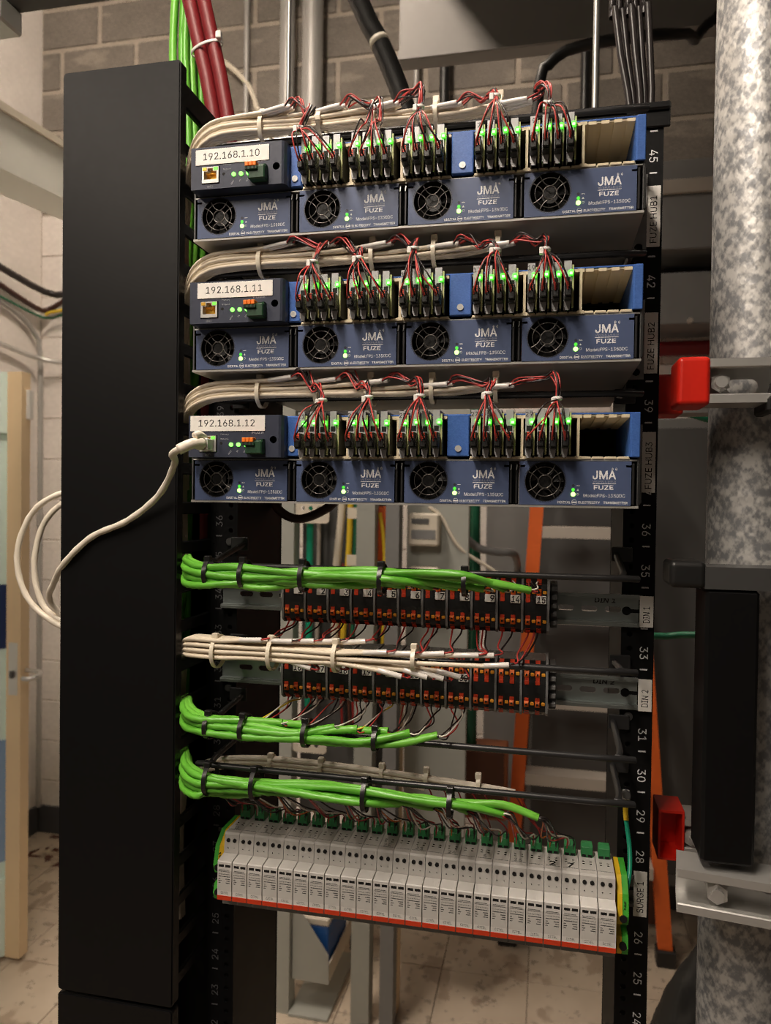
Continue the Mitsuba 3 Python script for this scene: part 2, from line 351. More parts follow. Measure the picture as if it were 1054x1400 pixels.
# ---------------------------------------------------------------- stickers on the right rail
for txt, z0, z1, m, wd in (('FUZE HUB1', 1.957, 2.022, 'm_label', 0.050), ('FUZE HUB2', 1.822, 1.887, 'm_label', 0.050), ('FUZE HUB3', 1.694, 1.759, 'm_label', 0.050),
                       ('DIN 1', 1.5495, 1.583, 'm_label', 0.0175), ('DIN 2', 1.459, 1.4935, 'm_label', 0.0185), ('SURGE 1', 1.233, 1.2825, 'm_label', 0.034)):
    yy = -0.0006 if 'DIN' not in txt else -0.0072
    k = thing('rail_sticker', f'paper sticker reading {txt} ' + {'FUZE HUB1': 'beside the top hub', 'FUZE HUB2': 'beside the middle hub', 'FUZE HUB3': 'beside the bottom hub', 'DIN 1': 'at the end of the upper terminal rail', 'DIN 2': 'at the end of the lower terminal rail', 'SURGE 1': 'beside the surge protector row'}[txt], 'sticker')
    part(k, 'paper', ply(bx(0.2415, 0.2555, yy, yy+0.0005, z0, z1), m, False))
    part(k, 'lettering', ply(text(txt, 0.0068, 0.2485, (z0+z1)/2-0.0034, yy-0.00005, turn=90, width=wd), 'm_ink', False))

# ================================================================== HUBS (built once with z = 0 at the chassis bottom, then set three times)
PLZ = -0.0030
HZ = [1.6775+2*3*UU, 1.6775+3*UU, 1.6775]
FY = -0.135
L = [(-0.1000, 4), (-0.0495, 4), (0.0010, 4), (0.0692, 4), (0.1190, 4)]     # slot groups
CARD_X = [[g+0.0025+0.0108*i for i in range(4)] for g, _ in L]
def shp(m, b, smooth=False): return ply(m, b, smooth)
H = {}
H['base'] = shp(cat(bx(-0.2165, 0.2231, FY, 0.20, 0.0, 0.0014), bx(-0.2165, 0.2231, FY-0.0005, FY+0.0015, 0.0, 0.0022)), 'm_base_metal')
H['shelf'] = shp(cat(bx(-0.2150, 0.2215, FY+0.001, 0.19, 0.0432, 0.0445)), 'm_base_metal')
H['cell'] = shp(bx(-0.2150, 0.2215, 0.0, 0.002, 0.0445, 0.0855), 'm_void')
H['top'] = shp(bx(-0.2165, 0.2231, FY+0.004, 0.20, 0.0858, 0.0872), 'm_dark_metal')
H['toplip'] = shp(bx(-0.2165, 0.2231, FY-0.0006, FY+0.0039, 0.0857, 0.0873, 0.0003), 'm_blue')
H['sideL'] = shp(bx(-0.2165, -0.2150, FY+0.001, 0.20, 0.0014, 0.0858), 'm_dark_metal')
H['sideR'] = shp(bx(0.2217, 0.2231, FY+0.001, 0.20, 0.0014, 0.0858), 'm_dark_metal')
H['ear'] = shp(prism(sbox(0.2232, 0.0045, 0.2415, 0.0895).difference(Point(0.2335, 0.0125).buffer(0.0042, 6)).difference(Point(0.2335, 0.073).buffer(0.0038, 6)), -0.003, -0.0006), 'm_grey_mid')
H['earL'] = shp(bx(-0.2415, -0.2166, -0.003, -0.0006, 0.0045, 0.0895), 'm_grey_mid')
H['brkR'] = shp(cat(bx(0.2155, 0.2235, FY-0.0025, FY-0.0005, 0.0463, 0.0872, 0.0007), bx(0.2145, 0.2155, FY-0.002, 0.0, 0.047, 0.0855)), 'm_blue')
H['brkC'] = shp(bx(0.0484, 0.0690, FY-0.0025, FY+0.004, 0.0470, 0.0868, 0.0008), 'm_blue')
H['brkL'] = shp(bx(-0.1168, -0.1005, FY-0.0025, FY+0.004, 0.0470, 0.0868, 0.0008), 'm_blue')
H['scr'] = ply(cat(cyl((0, -0.0014, 0), (0, 0, 0), 0.0031, 16), bx(-0.0016, 0.0016, -0.0016, -0.0013, -0.0004, 0.0004), bx(-0.0004, 0.0004, -0.0016, -0.0013, -0.0016, 0.0016)), 'm_screw', 30)
def notched(x0, x1):
    xs = [x0]; out = []
    n = max(1, int(round((x1-x0)/0.0105)))
    w = (x1-x0)/n
    for i in range(n): out.append(bx(x0+i*w+0.0006, x0+(i+1)*w-0.0006, FY-0.0005, -0.01, 0.0447, 0.0472, 0.0004))
    out.append(bx(x0, x1, FY+0.0008, -0.01, 0.0446, 0.0460))
    for i in range(n): out.append(bx(x0+i*w+0.0035, x0+(i+1)*w-0.0008, FY-0.0003, -0.02, 0.0828, 0.0857))
    out.append(bx(x0, x1, FY+0.0006, -0.02, 0.0842, 0.0857))
    return cat(*out)
G5 = [(-0.1000, -0.0500), (-0.0497, 0.0004), (0.0008, 0.0484), (0.0692, 0.1186), (0.1190, 0.1680), (0.1700, 0.2150)]
H['guides'] = [shp(notched(a, b), 'm_cream') for a, b in G5]
H['div'] = shp(cat(bx(-0.0012, 0.0012, FY-0.0015, -0.01, 0.0460, 0.0845), bx(-0.003, 0.003, FY-0.0018, FY+0.004, 0.0446, 0.0475), bx(-0.003, 0.003, FY-0.0018, FY+0.004, 0.0825, 0.0855)), 'm_cream')
DIVX = [-0.0502, 0.0003, 0.1184, 0.1692]
# a line card: local x from its own left edge
H['plate'] = shp(cat(bx(0, 0.0066, FY-0.0120, FY-0.0108, 0.0560, 0.0895), bx(0, 0.0066, FY-0.0108, FY+0.02, 0.0882, 0.0895), bx(0, 0.0012, FY-0.0108, FY+0.03, 0.0480, 0.0890),
    hull([(0.0004, FY-0.0120, 0.057), (0.0066, FY-0.0120, 0.057), (0.0014, FY-0.0120, 0.0452), (0.0052, FY-0.0120, 0.0452), (0.0004, FY-0.0106, 0.057), (0.0066, FY-0.0106, 0.057), (0.0014, FY-0.0106, 0.0452), (0.0052, FY-0.0106, 0.0452)])), 'm_card')
H['pcb'] = shp(bx(0.0070, 0.0086, FY-0.0090, -0.02, 0.0478, 0.0862), 'm_pcb_dark')
H['pcbe'] = shp(bx(0.0070, 0.0086, FY-0.0108, FY-0.0091, 0.0478, 0.0862), 'm_pcb')
H['socket'] = shp(cat(bx(0.0012, 0.0056, FY-0.0124, FY-0.0118, 0.0700, 0.0748)), 'm_void')
H['plug'] = shp(cat(bx(0.0004, 0.0066, FY-0.0230, FY-0.0118, 0.0530, 0.0680, 0.0006), bx(0.0010, 0.0060, FY-0.0270, FY-0.0230, 0.0545, 0.0605, 0.0005)), 'm_black_plastic')
H['pins'] = shp(cat(*[bx(0.0020, 0.0050, FY-0.0234, FY-0.0226, 0.0622+0.0032*0.5*i, 0.0632+0.0032*0.5*i) for i in range(4)]), 'm_term_red')
led = shp(cat(bx(0.0040, 0.0078, FY-0.0138, FY-0.0110, 0.0764, 0.0808, 0.0006)), 'm_conn_green'); led['emitter'] = em(LED)
hot = shp(bx(0.0048, 0.0072, FY-0.0142, FY-0.0139, 0.0768, 0.0788), 'm_conn_green'); hot['emitter'] = em(LED_HOT)
H['led'], H['hot'] = led, hot
# a power module: local x from its face's left edge, z from the chassis bottom
W_, Z0, Z1, fx, fz, fr = 0.0997, 0.0022, 0.0428, 0.0234, 0.0239, 0.0183
face = sbox(0, Z0, W_, Z1).difference(Point(fx, fz).buffer(fr, 16))
for a, b in ((-0.001, 0.0050), (W_-0.0045, W_+0.001)): face = face.difference(sbox(a, 0.0372, b, 0.0392))
H['face'] = shp(prism(face, FY-0.0012, FY+0.0008), 'm_slate')
def ring(r, w, y, n=28):
    t = np.linspace(0, 2*np.pi, n+1)[:-1]; P = np.stack([fx+r*np.cos(t), t*0+y, fz+r*np.sin(t)], 1)
    return tube(np.vstack([P, P[:2]]), w, 6)
well = cat(prism(Point(fx, fz).buffer(fr+0.0010, 16).difference(Point(fx, fz).buffer(fr-0.0004, 16)), FY-0.0012, FY+0.016), prism(Point(fx, fz).buffer(fr, 16), FY+0.016, FY+0.017))
H['well'] = shp(well, 'm_black_plastic')
g = [ring(fr*0.33, 0.0006, FY-0.0006), ring(fr*0.75, 0.00045, FY-0.0004)]
for d in (45, 135, 225, 315):
    u = np.array([math.cos(math.radians(d)), math.sin(math.radians(d))]); nv = np.array([-u[1], u[0]])
    for s in (-1, 1):
        pts = [np.array([fx, fz]) + fr*(u*q + nv*s*o) for q, o in ((0.30, 0.20), (0.45, 0.15), (0.70, 0.17), (0.93, 0.24))]
        g.append(tube(spline([(p[0], FY-0.0004, p[1]) for p in pts], 8), 0.0005, 6))
H['guard'] = ply(cat(*g), 'm_guard', True)
bl = [cyl((fx, FY+0.006, fz), (fx, FY+0.014, fz), fr*0.42, 16)]
for q in range(7):
    a = q*2*math.pi/7; c0, s0 = math.cos(a), math.sin(a); c1, s1 = math.cos(a+0.62), math.sin(a+0.62)
    bl.append(hull([(fx+fr*.4*c0, FY+.007, fz+fr*.4*s0), (fx+fr*.4*c0, FY+.008, fz+fr*.4*s0), (fx+fr*.95*c0, FY+.007, fz+fr*.95*s0), (fx+fr*.95*c0, FY+.008, fz+fr*.95*s0),
                    (fx+fr*.4*c1, FY+.012, fz+fr*.4*s1), (fx+fr*.4*c1, FY+.013, fz+fr*.4*s1), (fx+fr*.95*c1, FY+.012, fz+fr*.95*s1), (fx+fr*.95*c1, FY+.013, fz+fr*.95*s1)]))
H['rotor'] = shp(cat(*bl), 'm_black_plastic')
yt = FY-0.00125
def arcs(xc, zc, y):
    o = []
    for sx in (-1, 1):
        for r in (0.0012, 0.0022):
            t = np.radians(np.linspace(-38, 38, 5)); o.append(tube([(xc+sx*r*math.cos(a), y-0.0001, zc+r*math.sin(a)) for a in t], 0.00028, 4))
    return o
pr_ = [text('JMA', 0.0074, 0.0762, 0.0266, yt, True, 0.0206), bx(0.0657, 0.0866, yt-0.0002, yt, 0.0221, 0.0226), text('FUZE', 0.0038, 0.0757, 0.0169, yt, True, 0.0172),
       text('Model:FPS-1350DC', 0.0030, 0.0763, 0.0098, yt, False, 0.0365), text('DIGITAL', 0.0021, 0.0348, 0.0039, yt, True, 0.0118, 'l'), text('ELECTRICITY', 0.0021, 0.0537, 0.0039, yt, True, 0.0190, 'l'),
       text('TRANSMITTER', 0.0021, 0.0757, 0.0039, yt, True, 0.0213, 'l'), bx(0.0478, 0.0520, yt-0.0002, yt, 0.0044, 0.0056), bx(0.0515, 0.0545, yt-0.0002, yt, 0.0200, 0.0206)] + arcs(0.0850, 0.0355, yt)
t = np.linspace(0, 2*np.pi, 15); pr_.append(tube([(0.0499+0.0023*math.cos(a), yt-0.0001, 0.0050+0.0023*math.sin(a)) for a in t], 0.0002, 4))
pr_.append(prism(Polygon([(0.0520, 0.0156), (0.0540, 0.0156), (0.0530, 0.0174)]), yt-0.0002, yt))
t = np.linspace(0, 2*np.pi, 9); pr_.append(tube([(0.0530+0.001*math.cos(a), yt-0.0001, 0.0125+0.001*math.sin(a)) for a in t], 0.00018, 4))
H['print'] = shp(cat(*pr_), 'm_white_print')
H['print2'] = shp(cat(text('WIRELESS', 0.0016, 0.0762, 0.0236, yt, False, 0.0204), bx(0.062, 0.068, yt-0.0002, yt, 0.0028, 0.0031)), 'm_grey_print')
ld = shp(cyl((0.0488, FY-0.0018, 0.0124), (0.0488, FY-0.0008, 0.0124), 0.0021, 14), 'm_conn_green'); ld['emitter'] = em((0.6, 1.9, 0.18)); H['stat'] = ld
ld = shp(cyl((0.0488, FY-0.0016, 0.0166), (0.0488, FY-0.0008, 0.0166), 0.0016, 12), 'm_conn_green'); ld['emitter'] = em((0.025, 0.22, 0.008)); H['stat2'] = ld
H['dark_led'] = shp(cyl((0.0488, FY-0.0015, 0.0203), (0.0488, FY-0.0008, 0.0203), 0.0013, 12), 'm_slate_dark')
H['body'] = shp(cat(bx(0.0005, W_-0.0005, FY+0.0175, 0.10, Z0, Z1)), 'm_void')
H['latch'] = shp(cat(bx(W_+0.0008, W_+0.0030, FY-0.0010, FY+0.02, Z0+0.001, Z1-0.002, 0.0005), bx(W_+0.0060, W_+0.0082, FY-0.0010, FY+0.02, Z0+0.001, Z1-0.002, 0.0005), bx(W_+0.0010, W_+0.0082, FY+0.012, FY+0.016, Z0, Z1)), 'm_black_plastic')
H['clip'] = shp(cat(*[hull([(W_+q, FY-0.0022, 0.0345), (W_+q+.0010, FY-0.0022, 0.0345), (W_+q+.0006, FY-0.0022, 0.0395), (W_+q+.0016, FY-0.0022, 0.0395), (W_+q, FY-0.0012, 0.0345), (W_+q+.0016, FY-0.0012, 0.0395)]) for q in (0.0012, 0.0064)]), 'm_chrome')
PX = [-0.2118+0.1095*i for i in range(4)]
# the controller module, x in hub coordinates
cx0, cx1, cy = -0.2115, -0.1160, -0.1515
cp = sbox(cx0, 0.0452, cx1, 0.0868).difference(sbox(-0.2000, 0.0500, -0.1806, 0.0672)).difference(Point(-0.1215, 0.0625).buffer(0.0036, 8))
sd = Polygon([(cx1, 0.0452), (cx1+0.0001, 0.0868), (cx1, 0.0868)])
cbody = cat(prism(cp, cy, cy+0.003), bx(cx0, cx0+0.002, cy+0.003, FY+0.03, 0.0452, 0.0868), bx(cx0, cx1, cy+0.003, FY+0.03, 0.0848, 0.0868), bx(cx0, cx1, cy+0.003, FY+0.03, 0.0452, 0.0470),
    prism_z(Polygon([(cx1, cy), (cx1+0.0022, cy+0.0012), (cx1+0.0040, cy+0.0050), (cx1+0.0040, FY+0.0), (cx1-0.003, FY+0.0), (cx1-0.003, cy+0.003), (cx1, cy+0.003)]), 0.0452, 0.0868))
H['cface'] = shp(cbody, 'm_slate_dark')
H['cvoid'] = shp(cat(bx(-0.2045, -0.1760, cy+0.016, cy+0.018, 0.048, 0.070), bx(-0.1252, -0.1178, cy+0.009, cy+0.0105, 0.058, 0.067)), 'm_void')
jx0, jx1, jz0, jz1 = -0.1992, -0.1814, 0.0508, 0.0666
jack = Polygon([(jx0, jz0), (jx1, jz0), (jx1, jz1), (jx0, jz1)]).difference(sbox(jx0+0.0022, jz0+0.0035, jx1-0.0022, jz1-0.0042)).difference(sbox(jx0+0.006, jz1-0.0045, jx1-0.006, jz1-0.0012))
H['jack'] = shp(prism(jack, cy-0.0012, cy+0.012), 'm_steel')
H['contacts'] = shp(cat(bx(jx0+0.002, jx1-0.002, cy+0.006, cy+0.0125, jz0+0.003, jz1-0.001), *[bx(jx0+0.0036+0.0015*i, jx0+0.0042+0.0015*i, cy+0.0015, cy+0.006, jz1-0.0062, jz1-0.0046) for i in range(7)]), 'm_gold')
jl = shp(bx(jx0+0.0008, jx0+0.0052, cy-0.0018, cy-0.0013, jz1-0.0036, jz1-0.0006), 'm_gold'); H['jl1'] = jl
jl = shp(bx(jx1-0.0052, jx1-0.0008, cy-0.0018, cy-0.0013, jz1-0.0036, jz1-0.0006), 'm_conn_green'); jl['emitter'] = em((0.07, 0.22, 0.014)); H['jl2'] = jl
for i, x in enumerate((-0.1655, -0.1578, -0.1502)):
    ld = shp(cyl((x, cy-0.0012, 0.0577), (x, cy+0.0005, 0.0577), 0.0021, 14), 'm_conn_green'); ld['emitter'] = em((0.15, 0.95, 0.07)); H[f'cled{i}'] = ld
def drop(*m): return move(cat(*m), (0, 0, PLZ))
H['otop'] = shp(drop(*[bx(-0.1492+0.0040*i, -0.1456+0.0040*i, cy-0.0125, cy-0.004, 0.0622, 0.0668, 0.0005) for i in range(3)]), 'm_orange')
H['obody'] = shp(drop(bx(-0.1496, -0.1368, cy-0.0120, cy-0.002, 0.0590, 0.0622, 0.0005), bx(-0.1470, -0.1300, cy-0.0095, cy+0.002, 0.0510, 0.0640, 0.001), hull([(-.1368, cy-.0095, .064), (-.1300, cy-.006, .066), (-.1300, cy-.006, .055), (-.1368, cy-.0095, .055), (-.1368, cy, .064), (-.1300, cy, .066), (-.13, cy, .055), (-.1368, cy, .055)])), 'm_conn_dark')
H['opins'] = shp(drop(*[cyl((-0.1474+0.0040*i, cy-0.0123, 0.0606), (-0.1474+0.0040*i, cy-0.0117, 0.0606), 0.0012, 8) for i in range(3)]), 'm_void')
yc = cy-0.0001
cprint = [text('ENET', 0.0018, -0.1905, 0.0466, yc, False, 0.0062), text('Factory', 0.0016, -0.1726, 0.0672, yc, False, 0.0085), text('Network', 0.0016, -0.1726, 0.0627, yc, False, 0.0085), text('FUZE', 0.0022, -0.1376, 0.0683, yc, True, 0.0125),
          text('MGT', 0.0014, -0.1668, 0.0500, yc, True, 0.0048, turn=50), text('IN', 0.0014, -0.1590, 0.0512, yc, True, 0.0022, turn=50), text('OUT', 0.0014, -0.1512, 0.0512, yc, True, 0.003, turn=50)]
H['cprint'] = shp(cat(*cprint), 'm_grey_print')
H['creset'] = shp(cyl((-0.1764, cy-0.0003, 0.0590), (-0.1764, cy+0.001, 0.0590), 0.0015, 10), 'm_void')
HN = ['top', 'middle', 'bottom']
for h in range(3):
    o = (0, 0, HZ[h])
    hub = thing('network_hub', f'{HN[h]} blue rack hub of the stack of three, sticker reading 192.168.1.1{h}', 'network hub', None)
    for nm, kk in (('base_plate', 'base'), ('shelf', 'shelf'), ('card_cage_back', 'cell'), ('top_plate', 'top'), ('front_lip', 'toplip'), ('side_plate', 'sideL'), ('side_plate', 'sideR'), ('mounting_ear', 'ear'), ('mounting_ear', 'earL'), ('bracket', 'brkR')):
        part(hub, nm, H[kk], at=o)
    for kk, x in (('brkC', 0.0590), ('brkL', -0.1068)):
        b = part(hub, 'bracket', H[kk], at=o); part(b, 'screw', H['scr'], at=(x, FY-0.0025, HZ[h]+0.0545))
    for q in H['guides']: part(hub, 'card_guide', q, at=o)
    for x in DIVX: part(hub, 'cell_divider', H['div'], at=(x, 0, HZ[h]))
    for g_ in range(5):
        for i in range(4):
            c = key_of('line_card', hub); at = (CARD_X[g_][i], 0, HZ[h] + (0.0006 if (g_+i) % 2 else 0))
            for nm, kk in (('plate', 'plate'), ('circuit_board', 'pcb'), ('board_edge', 'pcbe'), ('socket', 'socket'), ('plug', 'plug'), ('plug_pins', 'pins'), ('indicator_light', 'led'), ('indicator_light', 'hot')): part(c, nm, H[kk], at=at)
            if i == 0: part(c, 'number', ply(text(str([1, 3, 5, 7, 9][g_] + 10*(h == 1) + 20*(h == 2)), 0.0042, 0.0033, 0.0832, FY-0.0121), 'm_ink', False), at=at)
    for i in range(4):
        m = key_of('power_module', hub); at = (PX[i], 0, HZ[h])
        for nm, kk in (('face_plate', 'face'), ('fan_well', 'well'), ('fan_rotor', 'rotor'), ('fan_guard', 'guard'), ('lettering', 'print'), ('small_lettering', 'print2'), ('status_light', 'stat'), ('status_light', 'stat2'), ('status_light', 'dark_led'), ('housing', 'body'), ('latch', 'latch'), ('clip', 'clip')):
            if i == 3 and nm == 'clip': continue
            part(m, nm, H[kk], at=at)
    m = key_of('controller_module', hub)
    for nm, kk in (('housing', 'cface'), ('recess', 'cvoid'), ('network_port', 'jack'), ('contacts', 'contacts'), ('port_light', 'jl1'), ('port_light', 'jl2'), ('status_light', 'cled0'), ('status_light', 'cled1'), ('status_light', 'cled2'),
                   ('power_plug', 'obody'), ('power_plug_lever', 'otop'), ('power_plug_hole', 'opins'), ('lettering', 'cprint'), ('reset_hole', 'creset')):
        part(m, nm, H[kk], at=o)
    lx, lz = [(-0.2062, 0.0690), (-0.2030, 0.0700), (-0.2094, 0.0712)][h]
    lw, lh = 0.0775+0.002*(h > 0), 0.0152
    s = thing('address_sticker', f'white paper sticker reading 192.168.1.1{h} on the {HN[h]} hub', 'sticker')
    part(s, 'paper', ply(bx(lx, lx+lw, cy-0.0009, cy-0.0004, lz, lz+lh), 'm_label', False), at=o)
    part(s, 'lettering', ply(text(f'192.168.1.1{h}', 0.0067, lx+lw*0.49, lz+0.0045, cy-0.00095, False, 0.0595), 'm_ink', False), at=o)
# ================================================================== LACING BARS
def lacing(z, up, nm, xl=-0.2125, xr=0.2165, y=-0.1):
    rb = 0.018
    def corner(x, s): return [(x, -0.004, z+up), (x, y+rb, z+up*rb/0.1), (x-s*rb*0.3, y+rb*0.3, z), (x-s*rb, y, z)]
    p = spline(corner(xl, -1) + corner(xr, 1)[::-1], 60)
    k = thing('lacing_bar', 'bent black steel lacing bar ' + nm, 'lacing bar')
    part(k, 'rod', ply(tube(p, 0.0033, 10), 'm_rod', True))
    for x in (xl, xr):
        s = -1 if x < 0 else 1
        part(k, 'tab', ply(cat(bx(x-0.005, x+0.017*1 if s > 0 else x+0.005, -0.0065, -0.0035, z+up-0.008, z+up+0.008, 0.001) if s > 0 else bx(x-0.017, x+0.005, -0.0065, -0.0035, z+up-0.008, z+up+0.008, 0.001)), 'm_rod', False))
for z, up, nm in ((2.0560, 0.010, 'above the top hub'), (1.9200, 0.010, 'above the middle hub'), (1.7870, 0.010, 'above the bottom hub'), (1.6100, 0.017, 'carrying the green bundle over the upper terminal row'),
                  (1.5200, -0.010, 'between the two terminal rows'), (1.4360, 0.009, 'under the lower terminal row'), (1.3930, 0.005, 'carrying the lowest green bundle')):
    lacing(z, up, nm)

# ================================================================== CABLES
def jit(s): return (rng.random(3)-0.5)*2*s
def slots(n, d, cols):
    return [((i % cols)-(cols-1)/2 + (0.25 if (i//cols) % 2 else -0.25), i//cols) for i in range(n)]
def hoop(name, label, x, y, z, ry, rz, b, group=None, w=0.0042, head=True, tilt=0.0, tail=False):
    th = np.linspace(0, 2*np.pi, 25)
    def lp(o, t): return [(x+o+tilt*math.sin(a)*rz, y+(ry+t)*math.cos(a), z+(rz+t)*math.sin(a)) for a in th]
    r = [np.array(lp(-w/2, 0)), np.array(lp(w/2, 0)), np.array(lp(w/2, 0.0012)), np.array(lp(-w/2, 0.0012))]
    n = len(th); v = np.vstack(r); f = []
    for i in range(n-1):
        for a in range(4):
            c = (a+1) % 4; f += [[a*n+i, c*n+i, c*n+i+1], [a*n+i, c*n+i+1, a*n+i+1]]
    k = thing('cable_tie', label, 'cable tie', group)
    part(k, 'strap', ply(trimesh.Trimesh(v, f, process=False), b, 30))
    if head: part(k, 'head', ply(bx(x-w*0.75, x+w*0.75, y-ry*0.4-0.003, y-ry*0.4+0.003, z+rz*0.92-0.001, z+rz*0.92+0.005, 0.0006) if not tail else bx(x-w*0.75, x+w*0.75, y-ry-0.003, y-ry+0.001, z-0.003, z+0.003, 0.0006), b, False))
    if tail: part(k, 'tail', ply(tube(spline([(x, y-ry*0.3, z-rz), (x+0.002, y-ry*0.5, z-rz-0.006), (x+0.006, y-ry*0.6, z-rz-0.011)], 6), 0.0012, 6, flat=(0.4, 1.5)), b))
    return k
TIE = [[(-0.0974, 2.0411), (-0.0217, 2.0418), (0.0196, 2.0501), (0.0902, 2.0532), (0.1382, 2.0418)],
       [(-0.0824, 1.9119), (-0.0371, 1.9129), (0.0160, 1.9189), (0.0924, 1.9131), (0.1371, 1.9112)],
       [(-0.0719, 1.7782), (-0.0260, 1.7803), (0.0242, 1.7808), (0.0872, 1.7818), (0.1498, 1.7762)]]
APX = [[(-0.0898, 2.0709), (-0.0244, 2.0707), (0.0182, 2.0795), (0.0847, 2.0664), (0.1338, 2.0707)],
       [(-0.0755, 1.9375), (-0.0384, 1.9275), (0.0140, 1.9334), (0.0841, 1.9284), (0.1349, 1.9297)],
       [(-0.0812, 1.7970), (-0.0330, 1.7990), (0.0180, 1.8012), (0.0896, 1.7986), (0.1455, 1.8037)]]
SEND = [[-0.1119, -0.0549, -0.0004, 0.0611, 0.1273], [-0.1080, -0.0640, -0.0060, 0.0600, 0.1130], [-0.1020, -0.0560, -0.0080, 0.0560, 0.1150]]
BZ = [(2.0665, 2.0620, 2.044), (1.9290, 1.9290, 1.9115), (1.7945, 1.7945, 1.7805)]    # bundle height at left, right, and where it leaves the manager
RC = 0.0021
for h in range(3):
    zl, zr, zm = BZ[h]
    grp = f'white cables bundled above the {HN[h]} hub'
    for g_ in range(5):
        for i in range(4):
            j = g_*4+i
            lay = 4 - g_                          # the first group ends on top
            oy = (i-1.5)*0.0043 + (0.001 if g_ % 2 else -0.001); oz = (lay-1.9)*0.0037
            xe = SEND[h][g_] - 0.0075 + (0.0025 if i % 2 else -0.002); ye = -0.1140+oy
            zb = lambda x: zl + (zr-zl)*(x+0.18)/0.31
            xs = xe-0.026
            pts = [(-0.318+0.3*oy, 0.045+oz, zm-0.22), (-0.312, 0.030+oz*0.8+oy*0.4, zm-0.10), (-0.290, -0.012+oy, zm-0.028+oz), (-0.2585, -0.062+oy, zm-0.002+oz*0.9), (-0.230, -0.100+oy, zm+(zl-zm)*0.45+oz), (-0.205, -0.1135+oy, zm+(zl-zm)*0.85+oz), (-0.180, -0.1140+oy, zl+oz)]
            x = -0.15
            while x < xs-0.03:
                pts.append((x, -0.1140+oy*(0.75+0.25*rng.random())+jit(0.0007)[0], zb(x)+oz*(0.8+0.2*rng.random())+jit(0.0006)[0])); x += 0.05
            k0 = 0.8 if g_ > 2 else 1.0
            e1 = np.array((xs, ye-0.003, zb(xs)+oz*0.7+0.003*k0)); e2 = np.array((xe, ye-0.008, zb(xe)+oz*0.8+0.006*k0+(i-1.5)*0.0012))
            pts.append(tuple(e1))
            k = thing('white_cable', f'white cable over the {HN[h]} hub feeding the {ORD[g_]} card group from the left', 'cable', f'{grp}, {ORD[g_]} card group')
            part(k, 'jacket', ply(tube(spline(pts, 44), RC, 8), 'm_white_jacket', True))
            part(k, 'sleeve', ply(tube(spline([e1, (e1+e2)/2, e2], 8), [RC*1.12]*3+[RC*1.18]*(len(spline([e1, (e1+e2)/2, e2], 8))-3), 8), 'm_sleeve', True), 'clear sleeve with printed wrap')
            tx, tz = TIE[h][g_]; ax_, az = APX[h][g_]
            px = CARD_X[g_][i]
            for w, (nm, mt) in enumerate((('red_wire', 'm_red_wire'), ('black_wire', 'm_black_wire'))):
                ti = jit(0.0022); ai = jit(0.004)
                notie = (h == 0 and g_ == 1)
                tpt = np.array((tx, -0.150, tz)) + (np.array((px-tx+0.003, 0, 0))*0.55 if notie else 0) + ti*(1, 0.8, 0.3)
                apt = np.array((ax_, -0.138, az-0.003)) + ai*(1.0, 1, 0.7) + (np.array((px-ax_, 0, 0))*0.3 if notie else 0)
                pz = HZ[h] + 0.0600 + 0.0024*w; pxx = px+0.0026+0.0016*w
                mid = np.array(((tx*0.55+pxx*0.45)+jit(0.003)[0], -0.166-0.006*rng.random(), HZ[h]+0.085+jit(0.005)[0]))
                wp = [e2, e2+np.array((0.010, -0.006, 0.004))+jit(0.003), apt+np.array((-0.006, 0.003, -0.004)), apt, (apt+tpt)/2+np.array((0.002, -0.004, 0.002)), tpt, mid, (pxx, FY-0.031, pz+0.003), (pxx, FY-0.0225, pz)]
                part(k, nm, ply(tube(spline(wp, 34), 0.00078, 6), mt, True))
    for q, x in enumerate((-0.150, -0.088, -0.032, 0.030, 0.092)):
        zc = zl + (zr-zl)*(x+0.18)/0.31
        hoop('cable_tie', f'white cable tie, {ORD[q]} from the left round the bundle over the {HN[h]} hub', x, -0.1105, zc-0.003, 0.0150, 0.0145 if q < 3 else 0.0125, 'm_tie', tail=(q == 1))
    for g_ in range(5):
        if h == 0 and g_ == 1: continue
        tx, tz = TIE[h][g_]
        th = np.linspace(0, 2*np.pi, 15); p = [(tx+0.0040*math.cos(a), -0.150+0.0040*math.sin(a), tz) for a in th]
        k = thing('wire_tie', f'small white tie round the {ORD[g_]} red and black wire drop of the {HN[h]} hub', 'cable tie')
        part(k, 'strap', ply(tube(p, 0.0011, 6, flat=(1.5, 0.7)), 'm_label', True))
        part(k, 'head', ply(bx(tx-0.0055, tx-0.0015, -0.157, -0.1525, tz-0.006, tz+0.0005, 0.0006), 'm_label', False))

# ---------------------------------------------------------------- DIN rails and terminals
def din_rail(zc, y0, x0, x1, label, mat='m_zinc'):
    from shapely import union_all
    k = thing('din_rail', label, 'mounting rail')
    f = sbox(x0, zc-0.0135, x1, zc+0.0135)
    for x in np.arange(x0+0.025, x1-0.03, 0.025): f = f.difference(Point(x, zc).buffer(0.0031, 6).union(Point(x+0.011, zc).buffer(0.0031, 6)).convex_hull)
    f = f.difference(Point(x1-0.0125, zc-0.001).buffer(0.0048, 8)).difference(sbox(x1-0.0125, zc-0.003, x1+0.001, zc+0.001))
    b = [prism(f, y0-0.001, y0)]
    for s in (-1, 1):
        za, zb_ = sorted((zc+s*0.0135, zc+s*0.0125)); b.append(bx(x0, x1, y0-0.0075, y0, za, zb_))
        za, zb_ = sorted((zc+s*0.0135, zc+s*0.0175)); b.append(bx(x0, x1, y0-0.0085, y0-0.0073, za, zb_, 0.0004))
    part(k, 'rail', ply(cat(*b), mat, False)); return k
TW = 0.0264
